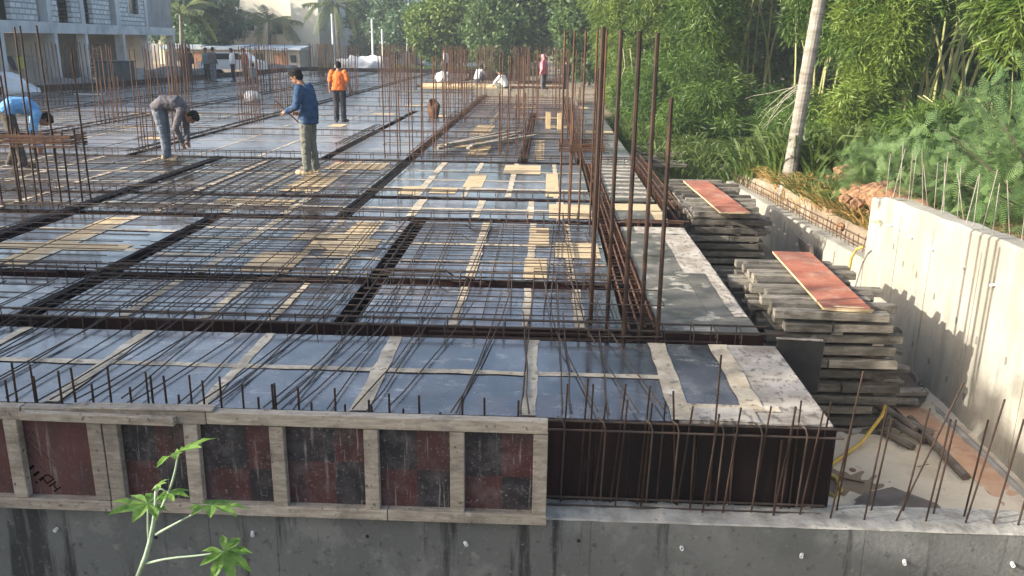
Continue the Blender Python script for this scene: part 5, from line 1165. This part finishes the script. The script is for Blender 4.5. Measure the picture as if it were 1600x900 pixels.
def blades(name, c, r, n, L, w, m, lean=.5):
    a = RNG.uniform(0, 6.28, n); q = np.sqrt(RNG.uniform(0, 1, n)); P = np.stack([c[0]+np.cos(a)*q*r[0], c[1]+np.sin(a)*q*r[1], np.zeros(n)], 1)
    P[:, 2] = ground_z(P[:, 0], P[:, 1])-.03
    D = unit(np.stack([RNG.normal(size=n)*lean, RNG.normal(size=n)*lean, np.ones(n)], 1)); Ln = L*RNG.uniform(.5, 1.2, n)
    S = unit(np.cross(D, RNG.normal(size=(n, 3)))); H = D.copy(); H[:, 2] = 0; H = unit(H)
    m1 = P+D*Ln[:, None]*.45; m2 = P+D*Ln[:, None]*.8+H*Ln[:, None]*.12; e = P+D*Ln[:, None]*.95+H*Ln[:, None]*.38-np.array([0, 0, 1])*Ln[:, None]*.12
    w = w*RNG.uniform(.6, 1.2, n)[:, None]
    q1 = np.stack([P-S*w*.4, P+S*w*.4, m1+S*w*.5, m1-S*w*.5], 1); q2 = np.stack([m1-S*w*.5, m1+S*w*.5, m2+S*w*.38, m2-S*w*.38], 1); q3 = np.stack([m2-S*w*.38, m2+S*w*.38, e+S*w*.05, e-S*w*.05], 1)
    return arr_mesh(name, np.concatenate([q1, q2, q3]), 4, m)
for i, (c, r, n, L, w, lab) in enumerate((((4.85, 15.6), (.75, .7), 420, 1.15, .05, 'tall reed clump with broad blades around the foot of the palm trunk'), ((5.5, 17.2), (1.0, .9), 480, 1.1, .05, 'reed clump behind the palm foot to its right'),
        ((4.5, 18.2), (.6, 1.2), 380, .9, .045, 'reed clump behind the palm foot to its left'))):
    o = link('reed_clump', blades('reed_clump', c, r, n, L, w, M_GRASS, .32)); tag(o, lab, 'reeds', 'reed clumps by the palm')
tag(link('bank_grass', blades('bank_grass', (7.5, 14), (3.4, 6.5), 9000, .30, .014, M_GRASS)), 'short rough grass covering the bank behind the side walls', kind='stuff')
tag(link('far_grass', blades('far_grass', (-9, 70), (9, 5), 5000, .7, .06, M_GRASS)), 'strip of bright grass beyond the back of the deck', kind='stuff')
tag(link('edge_scrub', blades('edge_scrub', (4.4, 26), (1.6, 8), 6000, .55, .03, M_GRASS)), 'low scrub along the right edge of the site below the bamboo', kind='stuff')
# feathery blue green shrub behind the tall wall
def feathery(label, base, r, nbr, seed, h):
    rs = np.random.default_rng(seed); base = np.array(base, float); t = empty('feathery_shrub', base, label, 'shrub', 'feathery shrubs behind the tall wall'); quads = []; stems = MB()
    for k in range(nbr):
        a = rs.uniform(0, 6.28); el = rs.uniform(.25, 1.25); L = h*rs.uniform(.55, 1.05)
        d = np.array([math.cos(a)*math.cos(el)*r[0], math.sin(a)*math.cos(el)*r[1], math.sin(el)]); tip = d*L
        if k % 3 == 0: stems.tube([(0, 0, -.2), tuple(tip*.55+np.array([0, 0, .1])), tuple(tip)], [.018, .011, .005], 5)
        for j in range(24):        # pinnate leaves along the branch
            p = tip*rs.uniform(.35, 1.08)+rs.normal(size=3)*.10; ld = unit(d*.4+rs.normal(size=3)*.7+np.array([0, 0, -.12])); sd = unit(np.cross(ld, rs.normal(size=3)*.5+np.array([0, 0, 1]))); LL = rs.uniform(.16, .30)
            s = np.linspace(.08, 1, 11)[:, None]; q = p+ld*LL*s; 
            for sg in (-1, 1):
                l = (.058*np.sin(np.pi*np.clip(s, .1, .92))); e = q+sd*sg*l+ld*l*.35; wv = ld*.0055
                quads.append(np.stack([q-wv, e-wv*.7, e+wv*.7, q+wv], 1))
    add_mesh('foliage', arr_mesh('feathery_leaves', np.concatenate(quads), 4, M_FEATH), t)['kind'] = 'stuff'; stems.build('stem', M_BARK, t)
feathery('pale blue green feathery shrub behind the near part of the tall wall', (5.6, 9.2, .1), (1.1, .9), 90, 1, 1.75)
feathery('feathery shrub farther back along the tall wall, left of the pale one', (6.0, 11.2, .1), (1.1, .9), 80, 2, 1.5)
feathery('large feathery shrub rising at the right edge of the view', (7.0, 10.2, .1), (1.1, 1.0), 110, 3, 2.35)
feathery('low feathery shrub behind the far end of the tall wall', (5.0, 12.9, .0), (.9, .9), 50, 4, 1.0)
# soil heaps
for i, (c, r, lab) in enumerate((((4.75, 12.2, .0), (.55, .7, .34), 'heap of orange soil behind the junction of the tall and low walls'), ((5.4, 14.2, -.1), (.8, .8, .4), 'orange soil heap farther back among the grass'), ((4.5, 10.6, .15), (.35, 1.0, .22), 'low orange soil bank behind the tall wall'), ((5.2, 8.6, .15), (.5, 1.2, .22), 'orange soil showing under the feathery shrub'))):
    lump('soil_heap', M_ORANGE, c, r, 50+i, lab, 'soil heap', 'orange soil heaps', sub=4, rough=.35)
for i in range(60):
    k = i % 3; c = ((4.55, 12.0), (5.1, 13.8), (4.5, 10.9))[k]; x, y = c[0]+random.uniform(-.5, .5), c[1]+random.uniform(-.7, .7); s = random.uniform(.03, .12)
    lump('soil_clod', M_ORANGE, (x, y, gzs(x, y)+.25+s*.2), (s, s*1.1, s*.8), 70+i, 'orange clod of soil on the heap '+('behind the meeting of the two side walls', 'farther back among the grass', 'just behind the tall side wall')[k], 'soil clod', 'clods on the soil heaps', sub=1, rough=.3)
tag(link('dry_scrub', blades('dry_scrub', (3.2, 17.6), (.7, .8), 500, .5, .03, M_DRYG, .6)), 'yellowed dry plants at the far end of the low wall', 'dry plants')
tag(link('bank_scrub', blades('bank_scrub', (4.45, 14.2), (.38, 3.6), 2600, .34, .02, M_DRYG, .7)), 'dry yellow scrub on the bank along the low wall', kind='stuff')
tag(link('bank_weeds', blades('bank_weeds', (4.7, 14.0), (.6, 3.8), 2200, .42, .022, M_GRASS, .6)), 'green weeds on the bank along the low wall', kind='stuff')
tag(link('edge_weeds', blades('edge_weeds', (3.1, 25), (1.1, 7), 5200, .5, .03, M_GRASS, .6)), 'green weeds beside the right edge of the deck', kind='stuff')
# bare branches left of the palm trunk
b = MB(); rs = random.Random(5)
for k in range(7):
    p = Vector((0, 0, 0)); d = Vector((-1, .1, rs.uniform(-1.2, .3))).normalized(); pts = [p]
    for j in range(7): d = (d+Vector((rs.uniform(-.3, .3), rs.uniform(-.2, .2), -.12+rs.uniform(-.25, .25)))).normalized(); p = p+d*.17; pts.append(p)
    b.tube(pts, [.008*(1-.8*i/7) for i in range(8)], 4)
tag(b.build('dead_branch', M_DEAD, None, (4.75, 16.2, 1.55)), 'bare grey branches hanging left of the palm trunk', 'dead branch')
b = MB()
for k in range(7):
    p = Vector((rs.uniform(-.4, .4), rs.uniform(-.4, .4), 0)); b.tube([p, p+Vector((.1, 0, -.6)), p+Vector((rs.uniform(-.3, .3), 0, -1.5))], [.014, .01, .004], 4)
tag(b.build('dead_branch', M_DEAD, None, (3.0, 31.5, 2.0)), 'thin dry twigs hanging in the bright bamboo behind the thick bars', 'dead branch')
# tall thin weed stalk with a bare tip
b = MB(); b.tube([(0, 0, 0), (.0, .05, 1.2), (-.08, .1, 2.0)], [.012, .01, .005], 5); tag(b.build('weed_stalk', M_CULM, None, (7.6, 14.6, .1)), 'single tall green stalk before the dark gap in the bamboo', 'plant')

# ------------------------------------------------------------------ grey unfinished building on the left
FA = Vector((-23.9, 38, 0)); FB = Vector((-27.7, 65, 0)); FD = (FB-FA); FL = FD.length; FD.normalize(); FN = Vector((FD.y, -FD.x, 0))   # FN points at the site
BG = link('grey_building', None); BG.location = FA; BG.rotation_euler = (0, 0, math.atan2(FD.y, FD.x)); tag(BG, 'unfinished grey concrete frame building with block walls and open ground floor', 'building')
# local axes: x along the facade, y away from the site (to the left), z up; s0 = metres from FA
def bx_(name, m, x0, x1, y0, y1, z0, z1, uv=False):
    b = MB(); b.box(x0, x1, y0, y1, z0, z1); me = b.mesh(name, m)
    if uv:
        lay_ = me.uv_layers.new(name='UVMap')
        for p in me.polygons:
            for li in p.loop_indices:
                c = me.vertices[me.loops[li].vertex_index].co; lay_.data[li].uv = ((c.x if abs(p.normal.x) < .5 else c.y), c.z)
    return link(name, me, BG)
gz0 = -.5; Z1, Z2, Z3 = 2.30, 2.82, 6.2
S = lambda t: t*FL
x_lo = -14
bx_('floor_beam', M_BCONC, x_lo, FL, -.02, .4, Z1, Z2); bx_('floor_beam', M_BCONC, FL-.38, FL-.02, .4, 9, Z1, Z2-.01)
bx_('floor_slab', M_BCONC, x_lo+.1, FL-.1, .42, 9, Z2-.22, Z2-.02); bx_('roof_slab', M_BCONC, x_lo, FL, .0, 9.1, Z3, Z3+.3)
for t_ in (.0, .211, .36, .582, .754, .985, -.25): bx_('column', M_BCONC, S(t_)-.16, S(t_)+.2, .0, .5, gz0, Z1-.002)
for t_ in (.0, .211, .36, .582, .754, .985, -.25): bx_('column', M_BCONC, S(t_)-.16, S(t_)+.16, 5.5, 5.9, gz0, Z1-.002)
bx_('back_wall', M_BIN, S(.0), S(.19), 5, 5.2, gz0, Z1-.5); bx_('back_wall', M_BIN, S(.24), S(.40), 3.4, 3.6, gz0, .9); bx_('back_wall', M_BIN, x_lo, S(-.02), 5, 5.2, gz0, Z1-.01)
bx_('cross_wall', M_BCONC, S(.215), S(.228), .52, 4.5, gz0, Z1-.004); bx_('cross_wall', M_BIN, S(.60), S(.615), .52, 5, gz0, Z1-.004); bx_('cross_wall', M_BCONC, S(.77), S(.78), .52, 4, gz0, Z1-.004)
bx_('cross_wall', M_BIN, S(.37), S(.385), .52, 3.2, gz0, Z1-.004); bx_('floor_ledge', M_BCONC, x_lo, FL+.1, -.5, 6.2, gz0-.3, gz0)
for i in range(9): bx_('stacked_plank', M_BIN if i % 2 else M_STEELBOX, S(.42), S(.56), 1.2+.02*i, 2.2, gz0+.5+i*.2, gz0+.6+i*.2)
for i in range(9): bx_('stacked_plank', M_BCONC, S(.79), S(.87), .9, 1.8, gz0+.1+i*.26, gz0+.22+i*.26)
# upper storey
def pier(a, b, m=None, d=0, z0=Z2, z1=Z3, nm='block_wall'): return bx_(nm, m or M_BLOCK, S(a)+.003, S(b)-.003, .06+d, .30+d, z0+.002, z1-.002, uv=True)
pier(-.25, -.12); pier(-.12, -.02, M_BDARK, .8); pier(-.02, .05, M_BDARK, .5); pier(.05, .150); pier(.150, .188, M_BDARK, .35); bx_('column', M_BCONC, S(.188), S(.208), .0, .4, Z2, Z3-.001); pier(.208, .240)
bx_('door_opening', M_GLASS, S(.240), S(.305), .9, .95, Z2, Z3-.1); pier(.305, .345); bx_('column', M_BCONC, S(.345), S(.365), .0, .4, Z2, Z3-.001); pier(.365, .415, M_BDARK, .45); pier(.415, .515)
bx_('door_opening', M_GLASS, S(.515), S(.548), .5, .55, Z2, Z3-.1); bx_('column', M_BCONC, S(.548), S(.575), .0, .4, Z2, Z3-.001)
pier(.575, .635); pier(.635, .715, None, 0, Z2, Z2+.75); pier(.635, .715, None, 0, Z2+2.2, Z3)
w = bx_('window_frame', M_BCONC, S(.633), S(.717), .0, .07, Z2+.69, Z2+.75); b = MB(); b.box(S(.635), S(.715), .2, .24, Z2+.75, Z2+2.2); link('window_pane', b.mesh('window_pane', M_GLASS), w)
bx_('window_jamb', M_BCONC, S(.633), S(.641), .0, .06, Z2+.752, Z2+2.25); bx_('window_jamb', M_BCONC, S(.709), S(.717), .0, .06, Z2+.752, Z2+2.25)
pier(.715, .755); bx_('column', M_BCONC, S(.755), S(.775), -.005, .4, Z2, Z3-.001); pier(.775, .99, M_BDARK, 0, nm='plastered_wall'); bx_('window_opening', M_GLASS, S(.745), S(.80), .02, .062, Z2+2.1, Z3-.3)
bx_('end_wall', M_BLOCK, FL-.25, FL-.02, .31, 9, Z2+.002, Z3-.002, uv=True)
bx_('back_upper_wall', M_BDARK, x_lo, FL-.3, 8.8, 9, Z2+.002, Z3-.002)
# washing hung in the open ground floor
b = MB(); b.tube([(S(.06), .9, 1.25), (S(.2), .9, 1.2)], .01, 4); 
b.add([(S(.075), .9, 1.24), (S(.10), .9, 1.23), (S(.115), .9, .55), (S(.095), .9, .6)], [(0, 1, 2, 3)]); tag(b.build('washing', M_CLT['black'], None), 'dark washing hanging on a line in the open ground floor of the grey building', 'washing').matrix_world = Matrix.Translation(FA) @ Matrix.Rotation(math.atan2(FD.y, FD.x), 4, 'Z')
b = MB(); b.add([(S(.115), .92, 1.22), (S(.150), .92, 1.21), (S(.147), .92, .62), (S(.118), .92, .6)], [(0, 1, 2, 3)]); tag(b.build('washing', mat('yellow_cloth', (.42, .38, .06), (.5, .45, .1), 5, rough=.9), None), 'yellow cloth hanging on the washing line of the grey building', 'washing').matrix_world = Matrix.Translation(FA) @ Matrix.Rotation(math.atan2(FD.y, FD.x), 4, 'Z')
# rubble and the dark box in front of the building
for i, (x, y, r, lab) in enumerate(((-21.6, 39, (1.6, 2.6, .7), 'grey rubble bank in front of the left part of the grey building'), (-21.8, 46, (1.3, 3.5, .75), 'grey rubble bank in front of the middle of the grey building'), (-22.4, 53, (1.6, 3.5, .7), 'grey rubble bank at the right end of the grey building'), (-19.2, 61, (1.6, 2, .7), 'pale rubble heap left of the white car'))):
    lump('rubble_bank', mat('grey_rubble', (.14, .13, .12), (.26, .245, .22), 2.5, rough=.95, bump=.08, bscale=5), (x, y, -.3), r, 90+i, lab, 'rubble', 'rubble banks by the grey building', sub=4, rough=.5)
t = empty('dark_box', (-20.2, 40.3, -.05), 'dark green sheet metal box standing before the grey building', 'metal box'); boxobj('box_body', M_STEELBOX, t, -20.9, -19.45, 39.8, 40.8, -.05, 1.05, bevel=.03)
for i in range(3): boxobj('box_rib', M_STEELBOX, t, -20.9+i*.55+.1, -20.9+i*.55+.16, 39.76, 39.798, -.02, 1.02)
boxobj('box_lid', M_STEELBOX, t, -20.95, -19.4, 39.75, 40.85, 1.052, 1.12)
lump('white_tarpaulin', M_TARP, (-21.6, 33.9, .05), (1.15, .8, .62), 33, 'crumpled white tarpaulin heap at the left edge of the view', 'tarpaulin', sub=4, rough=.35)
lump('white_tarpaulin', M_TARP, (-13.6, 64.5, .0), (2.2, 1.2, 1.15), 34, 'white tarpaulin heap behind the head of the man in orange', 'tarpaulin', sub=4, rough=.35)
b = MB(); b.box(-.6, .6, -.08, .08, -.03, .03); tag(b.build('white_bag', M_TARP, None, (-17.6, 33, .05)), 'small white bag on the deck before the dark box', 'bag')
# white car beyond the huddle
t = empty('parked_car', (-19.9, 55, -.4), 'white car parked beyond the huddle of workers', 'car'); b = MB()
prof = [(-1.9, .35), (-1.95, .75), (-1.5, .9), (-.95, 1.38), (.75, 1.4), (1.35, .95), (1.9, .8), (1.95, .35)]
n = len(prof); vs = [(x, -.78, z+.35) for x, z in prof]+[(x, .78, z+.35) for x, z in prof]
b.add(vs, [tuple(range(n)), tuple(range(2*n-1, n-1, -1))]+[(i, n+i, n+(i+1) % n, (i+1) % n) for i in range(n)]); b.build('car_body', M_CARW, t)
for y_ in (-.785, .785):
    b = MB(); b.add([(-1.2, y_, 1.3), (-.85, y_, 1.65), (.65, y_, 1.67), (1.15, y_, 1.3)], [(0, 1, 2, 3)]); b.build('side_window', M_GLASS, t)
    for x_ in (-1.2, 1.2):
        b = MB(); b.tube([(0, -.1, 0), (0, .1, 0)], .32, 14); b.build('wheel', M_HOLE, t, (x_, y_*.92, .34))
# ------------------------------------------------------------------ shed, pale building, poles
t = empty('blue_roofed_shed', (-27, 76, g), 'long low shed with a pale blue sheet roof and orange brown doors', 'shed'); L0, L1 = -33.5, -21.6
boxobj('shed_wall', M_SHEDW, t, L0, L1, 76, 79.5, g, 1.25)
for i in range(10): boxobj('roof_sheet', M_BLUEROOF, t, L0-.2+i*1.23, L0-.2+(i+1)*1.23-.03, 75.6, 79.9, 1.30+.04*(i % 2), 1.50+.12*random.random(), rot=(R(3), 0, R(random.uniform(-1.5, 1.5))))
for i, (x0, x1) in enumerate(((-30.9, -29.6), (-27.4, -26.3), (-23.9, -22.7))): boxobj('door', M_ODOOR, t, x0, x1, 75.94, 75.995, g, .95)
boxobj('window', M_GLASS, t, -32.6, -31.8, 75.94, 75.995, .2, .9); boxobj('dark_opening', M_SHEDW, t, -29.2, -28.0, 75.94, 75.996, g, .9); boxobj('window', M_GLASS, t, -22.4, -21.9, 75.94, 75.995, .2, .8); boxobj('window', M_GLASS, t, -25.6, -24.8, 75.94, 75.995, .2, .9)
def block_building(label, x0, x1, y0, y1, z1, m, wins):
    t = empty('pale_building', ((x0+x1)/2, y0, g), label, 'building'); boxobj('wall', m, t, x0, x1, y0, y1, g, z1); boxobj('roof_slab', m, t, x0-.3, x1+.3, y0-.3, y1+.3, z1+.002, z1+.3)
    for (wx, wz, w, h) in wins:
        f = boxobj('window', m, t, wx-.08, wx+w+.08, y0-.06, y0-.002, wz-.08, wz+h+.08); b = MB(); b.box(-w/2, w/2, -.02, .02, -h/2, h/2); link('pane', b.mesh('pane', M_GLASS), f, (0, -.045, 0))
    return t
block_building('cream building standing behind the drooping coconut palm', -38, -23.2, 85, 95, 7.2, M_CREAM, [(-30.5, 2.9, 1.0, 1.0), (-29, 2.9, .6, 1.0), (-26.6, 2.6, 1.0, 1.2), (-26.6, 6.2, 1.0, 1.2), (-34, 2.8, 1.2, 1.2)])
t = empty('pale_building', (-22.4, 86, g), 'tall cream wing of the pale building with a plain sunlit end wall', 'building'); boxobj('wall', M_CREAM, t, -24.2, -21.6, 83, 97, g, 8)
block_building('white building behind the second coconut palm', -21.3, -14.5, 90, 100, 7.4, M_WHITEB, [(-20.6, 4.4, .8, 1.6), (-19.2, 4.4, .8, 1.6), (-20.6, .3, .9, 1.3), (-19.0, .3, .9, 1.3), (-17.2, .3, .9, 1.3), (-17.4, 4.4, .9, 1.5), (-15.8, .3, .8, 1.3)])
block_building('low pale house among the trees behind the tall poles', -13, -6, 92, 98, 2.6, M_WHITEB, [(-12.2, .6, .9, 1.1), (-10.4, .6, .9, 1.1), (-8.4, .6, 1.2, 1.1)])
for i, (x, h, lab) in enumerate(((-13.98, 3.75, 'tallest pale pole behind the man in orange'), (-13.2, 3.0, 'shorter pale pole right of the tallest one'), (-17.15, 4.1, 'pale pole left of the man in orange'), (-11.2, 2.35, 'short pale pole at the edge of the trees'))):
    t = empty('pale_pole', (x, 70, g), lab, 'pole', 'pale poles beyond the deck'); b = MB(); b.tube([(0, 0, 0), (0, 0, h-g)], [.10, .075], 8); b.build('pole_shaft', M_POLE, t)
    if i < 2: boxobj('pole_bracket', M_POLE, t, x-.25, x+.25, 69.97, 70.03, h-1.0, h-.95)

# ------------------------------------------------------------------ thin haze
USE_HAZE = True
if USE_HAZE:
    b = MB(); b.box(-320, 320, -40, 320, -2.9, 13)
    hm = bpy.data.materials.new('haze_air'); hm.use_nodes = True; n = hm.node_tree; n.nodes.clear()
    out = n.nodes.new('ShaderNodeOutputMaterial'); vo = n.nodes.new('ShaderNodeVolumePrincipled'); vo.inputs['Color'].default_value = (.80, .90, 1, 1); vo.inputs['Density'].default_value = .0010
    n.links.new(vo.outputs[0], out.inputs['Volume'])
    tag(b.build('haze', hm), 'thin pale haze over the building site', kind='stuff')
